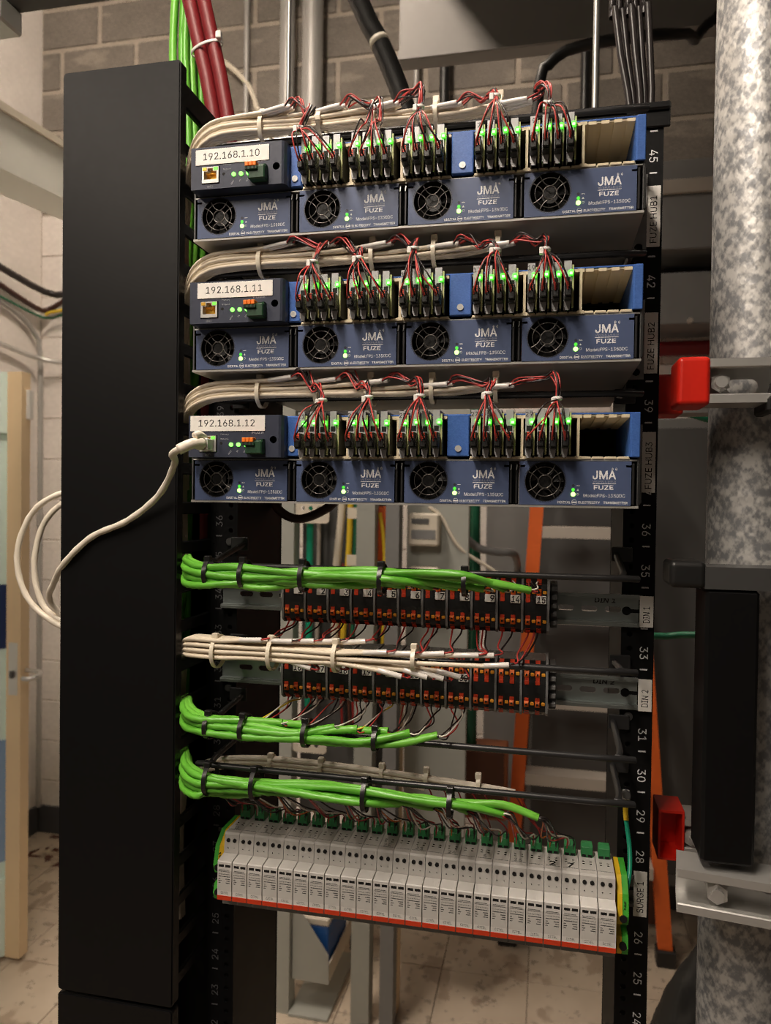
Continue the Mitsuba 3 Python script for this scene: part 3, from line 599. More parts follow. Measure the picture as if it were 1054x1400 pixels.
def tblock():
    B = {}
    prof = [(-0.046, -0.0285), (-0.053, -0.0240), (-0.0545, -0.0140), (-0.0555, -0.0060), (-0.0555, 0.0060), (-0.0545, 0.0140), (-0.053, 0.0240), (-0.046, 0.0285), (-0.006, 0.0285), (-0.006, 0.0190), (-0.0095, 0.0185), (-0.0095, -0.0185), (-0.006, -0.019), (-0.006, -0.0285)]
    B['body'] = shp(prism_x(prof, 0.0003, 0.0232), 'm_black_plastic')
    pd = [(y-0.0015 if y < -0.04 else y, z*1.03) for y, z in prof]
    B['plate'] = shp(prism_x(pd, 0.0234, 0.0258), 'm_term_grey')
    for n, s in (('u', 1), ('l', -1)):
        B['lev'+n] = shp(hull([(0, -0.0565, s*0.0125), (0.0050, -0.0565, s*0.0125), (0, -0.0555, s*0.0190), (0.0050, -0.0555, s*0.0190), (0, -0.052, s*0.0125), (0.005, -0.052, s*0.0125), (0, -0.050, s*0.019), (0.005, -0.050, s*0.019), (0.001, -0.0585, s*0.0150), (0.004, -0.0585, s*0.0150)]), 'm_term_orange')
        B['dot'+n] = shp(bx(0.0016, 0.0034, -0.0589, -0.0570, s*0.0155-0.0009, s*0.0155+0.0009), 'm_void')
        B['but'+n] = shp(bx(0.0002, 0.0040, -0.0564, -0.050, s*0.0152-0.0017, s*0.0152+0.0017, 0.0006), 'm_term_amber')
        B['ent'+n] = shp(hull([(x, y, z) for x in (0.0002, 0.0050) for y, z in ((-0.0541, s*0.0228), (-0.0475, s*0.0287), (-0.050, s*0.0222), (-0.043, s*0.0280))]), 'm_term_red')
        B['str'+n] = shp(bx(0.0004, 0.0048, -0.0562, -0.050, *sorted((s*0.0092, s*0.0124))), 'm_term_red')
        B['hole'+n] = shp(cyl((0.0025, -0.0546, s*0.0207), (0.0025, -0.05, s*0.0207), 0.0019, 10), 'm_void')
    B['bridge'] = shp(bx(0.0002, 0.0050, -0.0566, -0.050, 0.0045, 0.0090, 0.0005), 'm_term_red')
    B['tag'] = shp(bx(0.0122, 0.0226, -0.0580, -0.0550, 0.0035, 0.0118, 0.0004), 'm_label')
    B['tagslot'] = shp(bx(0.0168, 0.0171, -0.0581, -0.0578, 0.0035, 0.0118), 'm_term_grey')
    return B
TB = tblock()
COLS = [0.0014, 0.0126]; BUT = [0.0078, 0.0190]
def trow(zc, nums, what, yoff):
    x0 = -0.1432
    for i, n in enumerate(nums):
        at = (x0+i*TW, yoff, zc)
        lab = f'orange and black terminal block hand numbered {n}, {ORD[i]} from the left in the {what} row' if n else f'orange and black terminal block without number tag, {ORD[i]} from the left, {what} row'
        k = thing('terminal_block', lab, 'terminal block')
        part(k, 'body', TB['body'], at=at); part(k, 'divider_plate', TB['plate'], at=at)
        for n_ in 'ul':
            for c in COLS:
                a = (at[0]+c, at[1], zc); 
                lv = part(k, 'lever', TB['lev'+n_], at=a); part(lv, 'slot', TB['dot'+n_], at=a)
                part(k, 'wire_entry', TB['ent'+n_], at=a); part(k, 'marker_strip', TB['str'+n_], at=a); part(k, 'test_hole', TB['hole'+n_], at=a)
            for c in BUT: part(k, 'push_button', TB['but'+n_], at=(at[0]+c, at[1], zc))
        part(k, 'bridge', TB['bridge'], at=(at[0]+COLS[0], at[1], zc))
        if n:
            t_ = part(k, 'number_tag', TB['tag'], at=at)
            w = 0.0034*len(n)*1.25
            part(t_, 'lettering', ply(text(n, 0.0062, 0.0174 if len(n) > 1 else 0.0196, 0.0046, -0.05805, True, w, slant=0.08), 'm_ink', False), at=at)
        else: part(k, 'bridge', TB['bridge'], at=(at[0]+COLS[1], at[1], zc))
    pl = thing('terminal_end_plate', f'grey end plate closing the left end of the {what} terminal row', 'end plate')
    part(pl, 'plate', TB['plate'], at=(x0-0.0258, yoff, zc))
    part(pl, 'comb', ply(cat(*[bx(x0-0.0075, x0-0.0026, -0.042, -0.030, q-0.002, q+0.002, 0.0005) for q in (-0.020, -0.012, -0.004, 0.004, 0.012, 0.020)]+[bx(x0-0.0070, x0-0.0026, -0.038, -0.006, -0.022, 0.022)]), 'm_grey_dark', False), at=(0, yoff, zc))
    x1 = x0+11*TW
    st = thing('end_stop', f'dark ribbed end stop at the right end of the {what} terminal row', 'end stop')
    part(st, 'body', ply(cat(bx(x1+0.0002, x1+0.0078, -0.040, -0.009, -0.0235, 0.0235, 0.0008)), 'm_grey_dark', False), at=(0, yoff, zc))
    for q in (-0.018, -0.009, 0.0, 0.009, 0.018):
        part(st, 'rib', ply(bx(x1+0.0006, x1+0.0074, -0.0445, -0.038, q-0.0022, q+0.0022, 0.0005), 'm_grey_mid' if what == 'lower' else 'm_grey_dark', False), at=(0, yoff, zc))
din_rail(1.5665, 0.0-0.0004, -0.2410, 0.2412, 'perforated zinc rail carrying the upper terminal row')
din_rail(1.4775, 0.0-0.0004, -0.2410, 0.2412, 'perforated zinc rail carrying the lower terminal row')
trow(1.5730, ['1', '2', '3', '4', '5', '6', '7', '8', '9', '14', '15'], 'upper', 0.0)
trow(1.4870, ['16', '17', '18', '19', '20', '28', '27', '30', '', '', ''], 'lower', 0.0)
for txt, z in (('DIN 1', 1.5748), ('DIN 2', 1.4858)):
    k = thing('rail_marking', f'black handwriting on the bare right end of the {"upper" if z > 1.5 else "lower"} terminal rail', 'marking')
    part(k, 'lettering', ply(text(txt, 0.0050, 0.2060, z-0.0012, -0.0016, True, 0.022, slant=0.1), 'm_ink', False))

# ---------------------------------------------------------------- white cables for the terminal rows
def cable_run(name, label, group, pts, r, mat, ends, n=44, sides=8, **tw):
    k = thing(name, label, 'cable', group)
    part(k, 'jacket', ply(tube(spline(pts, n), r, sides, **tw), mat, True)); return k
WE = [-0.1418, -0.110, -0.0882, -0.062, -0.036, -0.010, 0.016, 0.046, 0.0794, 0.094, 0.1094]      # ends for the upper row
WL = [-0.090, -0.060, -0.0304, -0.004, 0.0051, 0.030, 0.0456, 0.062]                        # ends for the lower row
ZW = 1.5245
for q in range(19):
    up = q < 11; i = q if up else q-11
    xe = (WE if up else WL)[i]
    oy = ((q % 5)-2)*0.0044; lay = (2.0-0.45*(q//5)) if up else (-1.2-0.5*(i//4))
    oz = (1.5-(q//5))*0.0058 if up else (-1.0-0.6*(i//4))*0.0062 + 0.001*(i % 3)
    xs = xe-0.024; dz = 0.004 if up else -0.005
    pts = [(-0.318, 0.045+oy, ZW-0.25), (-0.310, 0.025+oy, ZW-0.11), (-0.286, -0.016+oy, ZW-0.040+oz*0.7), (-0.2585, -0.060+oy, ZW-0.014+oz*0.8), (-0.230, -0.100+oy, ZW-0.003+oz), (-0.205, -0.1150+oy, ZW+oz), (-0.185, -0.1155+oy, ZW+oz)]
    x = -0.155
    while x < xs-0.03: pts.append((x, -0.1155+oy*(0.7+0.3*rng.random())+jit(0.0008)[0], ZW+oz*(0.8+0.2*rng.random()))); x += 0.045
    e1 = np.array((xs, -0.1160+oy, ZW+oz+dz*0.5)); e2 = np.array((xe, -0.1165+oy, ZW+oz+dz*(1.0 if up else 1.6)+jit(0.001)[0]))
    pts.append(e1)
    row = 'upper' if up else 'lower'
    k = cable_run('white_cable', f'white cable between the terminal rows, wired to the {ORD[i]} {row} block from the left', None, pts, 0.0024, 'm_white_jacket', None)
    part(k, 'sleeve', ply(tube([e1, (e1*0.6+e2*0.4), e2], 0.0028, 8), 'm_sleeve', True), 'clear sleeve with printed wrap')
    for w, (nm, mt) in enumerate((('red_wire', 'm_red_wire'), ('black_wire', 'm_black_wire'), ('red_wire', 'm_red_wire'))):
        if w == 2 and i % 2: continue
        tx = -0.1432+i*TW + (COLS[0]+0.0025 if w != 1 else COLS[1]+0.001) + (0.006 if w == 2 else 0)
        zt = 1.5455 if up else 1.5135
        m1 = e2+np.array((0.008, 0.004, 0.002 if up else -0.001)); m2 = np.array((0.45*e2[0]+0.55*tx, -0.080, 0.5*(e2[2]+zt)-0.005 if up else zt+0.004))+jit(0.003)
        part(k, nm, ply(tube(spline([e2-np.array((0.002, 0, 0)), m1, m2, (tx, -0.053, zt-0.004 if up else zt+0.004), (tx, -0.044, zt+0.003 if up else zt-0.002)], 22), 0.0009, 6), mt, True))
for q, (x, z, ry, rz) in enumerate(((-0.1952, 1.520, 0.0155, 0.0165), (-0.1336, 1.521, 0.0155, 0.0165), (-0.0646, 1.522, 0.0150, 0.0155), (0.0160, 1.5245, 0.0140, 0.0120))):
    hoop('cable_tie', f'white cable tie, {ORD[q]} from the left round the bundle between the terminal rows', x, -0.1125, z, ry+0.002, rz, 'm_tie')

# ---------------------------------------------------------------- green cables
RG = 0.0037
def green(zc, yc, ends, nm, target, zleft, seed, rows=4):
    r_ = np.random.default_rng(seed); n = len(ends); out = []
    for q, xe in enumerate(ends):
        c = q % 3; l = q//3
        oy = (c-1)*0.0066 + (0.0016 if l % 2 else -0.0016); oz = (l-(n-1)//3/2)*0.0064
        if target == 'up': oz = -oz
        ph = r_.random()*6.28
        pts = [(-0.352, 0.085+oy*0.6, zleft-0.24), (-0.338, 0.060+oy, zleft-0.11), (-0.292, -0.006+oy, zleft-0.024+oz), (-0.2585, -0.060+oy, zleft+oz), (-0.236, -0.098+oy*1.2, zleft+(zc-zleft)*0.5+oz*1.2), (-0.210, yc+oy, zc+oz)]
        x = -0.175
        while x < xe-0.03:
            a = ph + x*28; pts.append((x, yc+oy*0.9+0.0026*math.cos(a), zc+oz*0.9+0.0026*math.sin(a))); x += 0.035
        if target == 'top': pe = (xe, yc+0.012, zc-0.004)
        elif target == 'up': pe = (xe, yc+0.004, zc+0.006)
        else: pe = (xe, yc+0.004, zc-0.002)
        pts.append(pe)
        k = thing('green_cable', f'bright green twisted cable in the {nm} green bundle, {ORD[q]} shortest of it', 'cable')
        part(k, 'jacket', ply(tube(spline(pts, 84), RG, 12, lobes=3, lobe=0.15, pitch=0.030), 'm_green' if q % 3 else 'm_green_b', True))
        out.append((k, np.array(pe)))
    return out
def wires(k, e, targets, mats, r=0.0008, sag=(0, 0, 0)):
    for t, m in zip(targets, mats):
        t = np.array(t, float); a = e + np.array((0.006, 0.0, 0.0)) + jit(0.003); b = (a*0.45+t*0.55) + np.array(sag) + jit(0.006)
        part(k, {'m_red_wire': 'red_wire', 'm_black_wire': 'black_wire', 'm_white_wire': 'white_wire', 'm_yellow_wire': 'yellow_wire', 'm_orange_wire': 'orange_wire', 'm_brown_wire': 'brown_wire', 'm_dark_red_wire': 'dark_red_wire'}[m],
             ply(tube(spline([e-np.array((0.003, 0, 0)), a, b, t+np.array((0, -0.004, (e[2]-t[2])*0.25)), t], 22), r, 6), m, True))
E1 = [-0.126, -0.100, -0.075, -0.048, -0.022, 0.004, 0.031, 0.057, 0.083, 0.1030, 0.128]
for q, (k, e) in enumerate(green(1.6000, -0.1175, E1, 'topmost', 'top', 1.603, 3)):
    tx = -0.1432+q*TW
    wires(k, e, [(tx+0.004, -0.046, 1.600), (tx+0.014, -0.046, 1.600), (tx+0.008, -0.046, 1.600)], ['m_red_wire', 'm_white_wire', 'm_black_wire'], sag=(0, -0.006, -0.002))
E2 = [-0.150, -0.122, -0.096, -0.066, -0.042, -0.010, 0.012, 0.040]
for q, (k, e) in enumerate(green(1.4435, -0.1175, E2, 'middle', 'up', 1.4440, 5)):
    tx = -0.1432+q*TW
    wires(k, e, [(tx+0.004, -0.045, 1.4595), (tx+0.015, -0.045, 1.4595), (tx+0.0085, -0.046, 1.4595), (tx+0.018, -0.046, 1.4595)], ['m_red_wire', 'm_white_wire', 'm_black_wire', 'm_yellow_wire' if q in (0, 4) else 'm_black_wire'], sag=(0.004, 0, -0.001))
SX0, SP = -0.2059, 0.0176
E3 = [SX0+0.004+0.0342*q for q in range(11)]; E3[10] = 0.1390
g3 = green(1.3790, -0.1175, E3, 'lowest', 'surge', 1.3800, 9)
for q, (k, e) in enumerate(g3):
    tg, mt = [], []
    for mI in (2*q, 2*q+1):
        if mI >= 22: continue
        x = SX0+SP*mI
        tg += [(x+0.0052, -0.030, 1.3085), (x+0.0118, -0.030, 1.3085)]
        mt += [('m_red_wire', 'm_dark_red_wire', 'm_orange_wire')[mI % 3] if mI % 3 else 'm_red_wire', 'm_black_wire']
        if mI % 2: tg.append((x+0.0066, -0.030, 1.3085)); mt.append('m_white_wire')
        else: tg.append((x+0.0132, -0.028, 1.3085)); mt.append('m_black_wire')
    if tg: wires(k, e+np.array((0, 0, -0.001)), tg, mt, 0.00085, sag=(0, 0.004, 0.0))
for nm, z, ry, rz, y, xs in (('topmost', 1.6025, 0.0165, 0.0150, -0.1145, (-0.204, -0.165, -0.100, -0.018, 0.065)), ('middle', 1.4415, 0.0165, 0.0135, -0.1145, (-0.202, -0.163, -0.095, -0.022)), ('lowest', 1.3840, 0.0165, 0.0165, -0.1145, (-0.202, -0.150, -0.032, 0.054))):
    for q, x in enumerate(xs):
        last = q == len(xs)-1
        hoop('cable_tie', f'black cable tie, {ORD[q]} from the left round the {nm} green bundle', x, y, z, ry*(0.9 if last else 1), rz*(0.85 if last else 1), 'm_tie_black', w=0.0046)
# white bundle behind the lowest bar
for q in range(8):
    oy, oz = ((q % 3)-1)*0.0046, ((q//3)-1)*0.0046
    xe = [0.02, 0.035, 0.05, 0.065, 0.08, 0.095, 0.105, 0.115][q]
    pts = [(-0.318, 0.05+oy, 1.13), (-0.310, 0.028+oy, 1.25), (-0.285, -0.006+oy, 1.335+oz), (-0.2585, -0.030+oy, 1.358+oz), (-0.222, -0.055+oy, 1.3785+oz), (-0.17, -0.066+oy, 1.3885+oz), (-0.10, -0.068+oy, 1.3900+oz), (-0.02, -0.068+oy, 1.3870+oz)]
    if xe > 0.04: pts.append((xe-0.03, -0.068+oy*0.8, 1.382+oz*0.8))
    pts.append((xe, -0.064+oy*0.6, 1.379+oz*0.5))
    k = cable_run('white_cable', f'pale white cable in the bundle behind the lowest bar, {ORD[q]} shortest of it', None, pts, 0.0024, 'm_white_jacket_pale', None)
    wires(k, np.array(pts[-1]), [(SX0+SP*(13+q)+0.012, -0.026, 1.309)], ['m_dark_red_wire'])
for q, x in enumerate((-0.1508, -0.0928, -0.0251, 0.0229, 0.0775)):
    hoop('cable_tie', f'white cable tie, {ORD[q]} from the left round the pale bundle behind the lowest bar', x, -0.068, 1.3885-0.03*max(0, x-0.03), 0.0090, 0.0088, 'm_tie')

# ---------------------------------------------------------------- surge protectors
S = {}
w = SP-0.0005
S['base'] = shp(prism_x([(-0.058, 1.2225), (-0.072, 1.2270), (-0.073, 1.2385), (-0.004, 1.2385), (-0.004, 1.2225)], 0.0, w), 'm_spd_base')
S['notch'] = shp(cyl((w/2, -0.0735, 1.2345), (w/2, -0.0715, 1.2345), 0.0028, 14), 'm_void')
S['upper'] = shp(prism_x([(-0.070, 1.2385), (-0.0692, 1.2840), (-0.0672, 1.3035), (-0.0655, 1.3055), (-0.0150, 1.3055), (-0.0060, 1.2980), (-0.0060, 1.2385)], 0.0, w), 'm_spd')
S['line'] = shp(bx(0.0012, w-0.0012, -0.0585, -0.0578, 1.30535, 1.30575), 'm_spd_base')
S['hole'] = shp(cat(cyl((0.0048, -0.0691, 1.2975), (0.0048, -0.066, 1.2975), 0.00205, 14)), 'm_void'); S['hole2'] = shp(cat(cyl((0.0122, -0.0691, 1.2975), (0.0122, -0.066, 1.2975), 0.00205, 14)), 'm_void')
S['marks'] = shp(cat(text('+', 0.0022, 0.0048, 1.2885, -0.0694, True, 0.0017), bx(0.0116, 0.0128, -0.0696, -0.0692, 1.2893, 1.2897)), 'm_ink')
S['vents'] = shp(cat(*[bx(x-0.0012, x+0.0012, y-0.0007, y+0.0007, 1.3053, 1.3057) for x in (0.0046, 0.0120) for y in (-0.0455, -0.0405)]), 'm_void')
S['plug'] = shp(cat(prism_x([(-0.0866, 1.2393), (-0.0866, 1.2815), (-0.0856, 1.2825), (-0.0702, 1.2838), (-0.0702, 1.2393)], 0.0003, w-0.0003)), 'm_spd_light')
S['label'] = shp(bx(0.0003, w-0.0003, -0.0869, -0.0866, 1.2500, 1.2725), 'm_spd')
S['stripe'] = shp(bx(0.0002, w-0.0002, -0.0872, -0.0860, 1.2397, 1.2445), 'm_spd_red')
S['windows'] = shp(cat(bx(0.0020, 0.0078, -0.0870, -0.0862, 1.2763, 1.2788), bx(0.0096, 0.0154, -0.0870, -0.0862, 1.2763, 1.2788)), 'm_void')
yt = -0.0869
tx_ = [text('CITEL', 0.0024, 0.0088, 1.2465, -0.0866, False, 0.0088), text('DC Surge Protector', 0.0011, 0.0086, 1.2680, yt, False, 0.0135), bx(0.0018, 0.0150, yt-0.0002, yt, 1.2712, 1.2717), bx(0.0020, 0.0140, yt-0.0002, yt, 1.2728, 1.2732), bx(0.0020, 0.0152, yt-0.0002, yt, 1.2655, 1.2663)]
for r, z in enumerate((1.2628, 1.2606, 1.2584)):
    tx_.append(bx(0.0018, 0.0018+(0.0022, 0.0034, 0.0024)[r], yt-0.0002, yt, z, z+0.0008)); tx_.append(bx(0.0150-(0.0052, 0.0038, 0.0048)[r], 0.0150, yt-0.0002, yt, z, z+0.0009))
S['print'] = shp(cat(*tx_), 'm_grey_dark')
S['conn'] = shp(cat(bx(0.0028, 0.0148, -0.0310, -0.0180, 1.3056, 1.3165, 0.0006), hull([(0.0028, -0.030, 1.3165), (0.0148, -0.030, 1.3165), (0.0028, -0.020, 1.3165), (0.0148, -0.020, 1.3165), (0.0036, -0.026, 1.3190), (0.0140, -0.026, 1.3190), (0.0036, -0.021, 1.3190), (0.0140, -0.021, 1.3190)])), 'm_conn_green')
S['cslots'] = shp(cat(bx(0.0036, 0.0080, -0.0313, -0.0308, 1.3062, 1.3085), bx(0.0096, 0.0140, -0.0313, -0.0308, 1.3062, 1.3085)), 'm_void')
HAND = {0: '0', 2: '1', 5: '17', 7: '18', 10: '22', 12: '23', 14: '24', 16: '5', 18: '26', 20: '2', 21: '7'}
hand = {}
for q in range(24):
    at = (SX0+SP*q, 0, 0)
    end = ', hand marked ' + HAND[q] if q in (20, 21) else (', by the yellow ground block' if q == 0 else ', empty green plug' if q > 21 else '')
    k = thing('surge_protector', f'light grey surge protector with red stripe, {ORD[q]} from the left{end}', 'surge protector', None)
    part(k, 'base', S['base'], at=at); part(k, 'rail_notch', S['notch'], at=at); part(k, 'housing', S['upper'], at=at); part(k, 'groove', S['line'], at=at)
    part(k, 'screw_hole', S['hole'], at=at); part(k, 'screw_hole', S['hole2'], at=at); part(k, 'polarity_marks', S['marks'], at=at); part(k, 'vents', S['vents'], at=at)
    c = part(k, 'cartridge', S['plug'], at=at)
    for nm, kk in (('label', 'label'), ('red_stripe', 'stripe'), ('windows', 'windows'), ('lettering', 'print')): part(c, nm, S[kk], at=at)
    c = part(k, 'green_plug', S['conn'], at=at); part(c, 'slots', S['cslots'], at=at)
    if q in HAND:
        big = q in (20, 21); hgt = 0.0085 if big else 0.0060
        m = meshkit.text_mesh(HAND[q], hgt, 0.0002, big); v = m.vertices.copy(); v[:, 0] -= v[:, 0].mean()
        m = trimesh.Trimesh(np.stack([w/2+v[:, 0]*(1.1 if big else 0.9), -0.0565+v[:, 1], 1.3056+v[:, 2]], 1), m.faces, process=False)
        part(k, 'handwriting', ply(m, 'm_ink' if big else 'm_spd_base', False), at=at)
din_rail(1.2645, -0.0012, -0.2405, 0.2412, 'zinc rail behind the row of surge protectors', 'm_dark_metal')
def ground_block(x, side):
    s = 1 if side == 'right' else -1
    k = thing('ground_terminal', f'yellow and green ground terminal at the {side} end of the surge protector row', 'ground terminal')
    prof = lambda z0, z1: [(-0.010, z0), (-0.058, z0), (-0.066, (z0+z1)/2), (-0.058, z1), (-0.010, z1)]
    a, b = ('m_ground_yellow', 'm_ground_block') if s > 0 else ('m_ground_block', 'm_ground_yellow')
    for (x0_, x1_, mt, nm) in ((x, x+0.0048, a, 'left_shell'), (x+0.005, x+0.0108, b, 'right_shell')):
        part(k, nm.replace('left_', '').replace('right_', ''), ply(prism_x([(-0.010, 1.228), (-0.066, 1.228), (-0.070, 1.236), (-0.066, 1.246), (-0.052, 1.248), (-0.052, 1.256), (-0.066, 1.258), (-0.070, 1.268), (-0.064, 1.288), (-0.048, 1.300), (-0.010, 1.300)], x0_, x1_), mt, False))
    for z in (1.238, 1.266): part(k, 'screw', ply(cyl((x+0.0056, -0.0715, z), (x+0.0056, -0.066, z), 0.0036, 14), 'm_void'))
    part(k, 'holes', ply(cat(*[bx(x+0.0065, x+0.0075, -0.069, -0.060, z, z+0.001) for z in (1.2745, 1.2775, 1.2805)]), 'm_void', False))
ground_block(0.2185, 'right'); ground_block(-0.2185, 'left')
k = thing('ground_wire', 'green ground wire with a yellow crimp sleeve on the right rail', 'wire')
gp = [(0.231, -0.008, 1.3515), (0.2315, -0.0120, 1.340), (0.2340, -0.022, 1.318), (0.2330, -0.036, 1.297), (0.2275, -0.050, 1.278), (0.2262, -0.052, 1.270)]
part(k, 'wire', ply(tube(spline(gp, 26), 0.0024, 10), 'm_ground_green', True))
part(k, 'crimp_sleeve', ply(tube(spline([(0.231, -0.007, 1.3590), (0.231, -0.0085, 1.348), (0.2315, -0.0115, 1.341)], 6), 0.0040, 10, flat=(0.7, 1.1)), 'm_ground_yellow', True), 'yellow crimp sleeve')
part(k, 'ring_lug', ply(bx(0.2275, 0.2350, -0.0058, -0.0036, 1.356, 1.372, 0.0006), 'm_steel', False))
part(k, 'bolt', ply(cyl((0.2315, -0.011, 1.368), (0.2315, -0.004, 1.368), 0.0046, 6), 'm_dark_metal', 20))

# ---------------------------------------------------------------- network patch cable with its coil
pz = HZ[2]+0.0575
pc = [(-0.1915, -0.172, pz), (-0.2000, -0.182, pz-0.004), (-0.2150, -0.178, pz-0.011), (-0.2330, -0.140, 1.7165), (-0.2640, -0.116, 1.6840), (-0.3060, -0.1065, 1.6560), (-0.3510, -0.1045, 1.6370), (-0.3850, -0.103, 1.6080), (-0.4170, -0.080, 1.5800),
      (-0.4380, -0.058, 1.5560), (-0.4230, -0.040, 1.5280), (-0.3900, -0.025, 1.5120), (-0.345, 0.02, 1.545), (-0.350, 0.02, 1.660), (-0.395, -0.030, 1.6890), (-0.4300, -0.048, 1.6850), (-0.4680, -0.052, 1.6600), (-0.4860, -0.055, 1.6080), (-0.4700, -0.055, 1.5560), (-0.4250, -0.050, 1.5230), (-0.3850, -0.030, 1.5160),
      (-0.350, 0.015, 1.545), (-0.352, 0.015, 1.645), (-0.395, -0.030, 1.6760), (-0.4280, -0.044, 1.6740), (-0.4560, -0.048, 1.6450), (-0.4660, -0.050, 1.5950), (-0.4540, -0.050, 1.5500), (-0.4250, -0.046, 1.5290), (-0.386, -0.026, 1.524), (-0.335, 0.02, 1.50), (-0.325, 0.05, 1.40)]
k = thing('patch_cable', 'white patch cable from the bottom hub, coiled at the cable manager\'s left edge', 'cable')
part(k, 'jacket', ply(tube(spline(pc, 330), 0.0035, 12, lobes=2, lobe=0.07, pitch=0.013), 'm_white_jacket_pale', True))
part(k, 'boot', ply(tube(spline([(-0.1900, -0.1655, pz), (-0.1945, -0.1785, pz-0.001), (-0.2060, -0.1830, pz-0.007)], 10), [0.0062]*3+[0.0052]*(len(spline([(-0.1900, -0.1655, pz), (-0.1945, -0.1785, pz-0.001), (-0.2060, -0.1830, pz-0.007)], 10))-3), 12), 'm_white_jacket_pale', True), 'ribbed strain relief boot')
part(k, 'plug', ply(bx(-0.1965, -0.1842, -0.1660, -0.1500, pz-0.0058, pz+0.0055, 0.0008), 'm_sleeve', False), 'clear modular plug')
part(k, 'latch_cap', ply(tube(spline([(-0.1905, -0.160, pz+0.0065), (-0.1915, -0.170, pz+0.009), (-0.1925, -0.176, pz+0.007)], 6), 0.0036, 10), 'm_white_jacket_pale', True))
# ================================================================== RIGHT SIDE: steel pipe and channel struts
PCX, PCY, PR = 0.3525, -0.002, 0.0445
k = single('steel_pipe', ply(tube([(PCX, PCY, 0.0), (PCX, PCY, 1.5), (PCX, PCY, ZC)], PR, 64), 'm_galv', True), 'thick galvanised steel pipe standing right of the rack', 'pipe')
def strut_mesh(x0, x1, z0, h=0.0413, d=0.0413, y0=0.0, slots=True):
    t, lip = 0.0025, 0.0085
    b = []
    wall = sbox(x0, z0, x1, z0+h)
    if slots:
        x = x0+0.030
        while x < x1-0.03:
            wall = wall.difference(Point(x, z0+h/2).buffer(0.007, 6).union(Point(x+0.015, z0+h/2).buffer(0.007, 6)).convex_hull); x += 0.052
    b.append(prism(wall, y0+d-t, y0+d))
    b += [bx(x0, x1, y0, y0+d-t, z0, z0+t), bx(x0, x1, y0, y0+d-t, z0+h-t, z0+h)]
    for za in (z0, z0+h-lip): b.append(bx(x0, x1, y0, y0+t, za, za+lip, 0.001))
    for za in (z0+lip-t, z0+h-lip): b.append(bx(x0, x1, y0+t, y0+0.008, za, za+t))
    return cat(*b)
SY = -0.1
k = thing('channel_strut', 'galvanised channel strut with a bright red end cap clamped to the steel pipe', 'strut')
part(k, 'channel', ply(strut_mesh(0.2885, 0.95, 1.7768, y0=SY), 'm_steel', False))
part(k, 'end_cap', ply(rbox(0.2600, 0.2895, SY-0.002, SY+0.043, 1.7745, 1.8205, 0.005), 'm_red_cap', 40), 'bright red plastic end cap')
part(k, 'bolt', ply(cat(cyl((0.3000, SY+0.010, 1.797), (0.3000, SY+0.038, 1.797), 0.0095, 6), cyl((0.3000, SY+0.004, 1.797), (0.3000, SY+0.012, 1.797), 0.0055, 12)), 'm_steel', 20))
part(k, 'clamp', ply(cat(bx(0.338, 0.348, SY-0.004, SY+0.045, 1.768, 1.782, 0.002), cyl((0.343, SY+0.01, 1.780), (0.345, SY+0.004, 1.793), 0.004, 8)), 'm_black_plastic', False))
k = thing('channel_strut', 'shallow strut with a black rounded end cap above the dark vertical bar', 'strut')
part(k, 'channel', ply(cat(bx(0.288, 0.95, SY, SY+0.0025, 1.6030, 1.6238), bx(0.288, 0.95, SY, SY+0.04, 1.6213, 1.6238), bx(0.288, 0.95, SY, SY+0.04, 1.6030, 1.6055)), 'm_dark_metal', False))
part(k, 'end_cap', ply(rbox(0.2560, 0.2895, SY-0.002, SY+0.042, 1.6030, 1.6290, 0.006), 'm_black_plastic', 40), 'black plastic end cap')
single('vertical_bar', ply(bx(0.2895, 0.3365, SY+0.001, -0.0475, 1.3440, 1.6025, 0.003), 'm_black_powder', False), 'flat matt black vertical bar in front of the steel pipe', 'bar')
k = thing('channel_strut', 'open bare steel channel strut under the dark vertical bar, crossing the pipe', 'strut')
c, s = math.cos(math.radians(-8)), math.sin(math.radians(-8))
def turn(m):
    v = m.vertices.copy(); X, Y = v[:, 0]-0.268, v[:, 1]+0.098; v[:, 0], v[:, 1] = 0.268+X*c-Y*s, -0.098+X*s+Y*c
    return trimesh.Trimesh(v, m.faces, process=False)
part(k, 'channel', ply(turn(strut_mesh(0.2690, 0.72, 1.2945, y0=-0.098)), 'm_steel', False))
part(k, 'bolt', ply(turn(cat(cyl((0.305, -0.090, 1.314), (0.305, -0.060, 1.314), 0.010, 6), cyl((0.305, -0.094, 1.314), (0.305, -0.088, 1.314), 0.006, 12))), 'm_steel', 20))
k = thing('channel_strut', 'rear channel strut with a red cap, half hidden behind the bright red cap', 'strut')
part(k, 'channel', ply(strut_mesh(0.290, 0.95, 1.785, y0=0.050, h=0.0413), 'm_steel', False))
part(k, 'end_cap', ply(rbox(0.2610, 0.2915, 0.048, 0.093, 1.7830, 1.8290, 0.004), 'm_red_cap', 40), 'red end cap')
k = thing('channel_strut', 'rear channel strut with a hollow red cap behind the lower steel strut', 'strut')
part(k, 'channel', ply(cat(strut_mesh(0.300, 0.95, 1.2830, y0=0.050, slots=False)), 'm_steel', False))
part(k, 'end_cap', ply(cat(bx(0.2730, 0.3010, 0.048, 0.093, 1.2760, 1.2785), bx(0.2730, 0.3010, 0.048, 0.093, 1.3300, 1.3330), bx(0.2730, 0.3010, 0.090, 0.093, 1.2760, 1.333), bx(0.2730, 0.2755, 0.048, 0.093, 1.276, 1.333), bx(0.2985, 0.3010, 0.048, 0.093, 1.276, 1.333)), 'm_red_cap', False), 'hollow red cap')
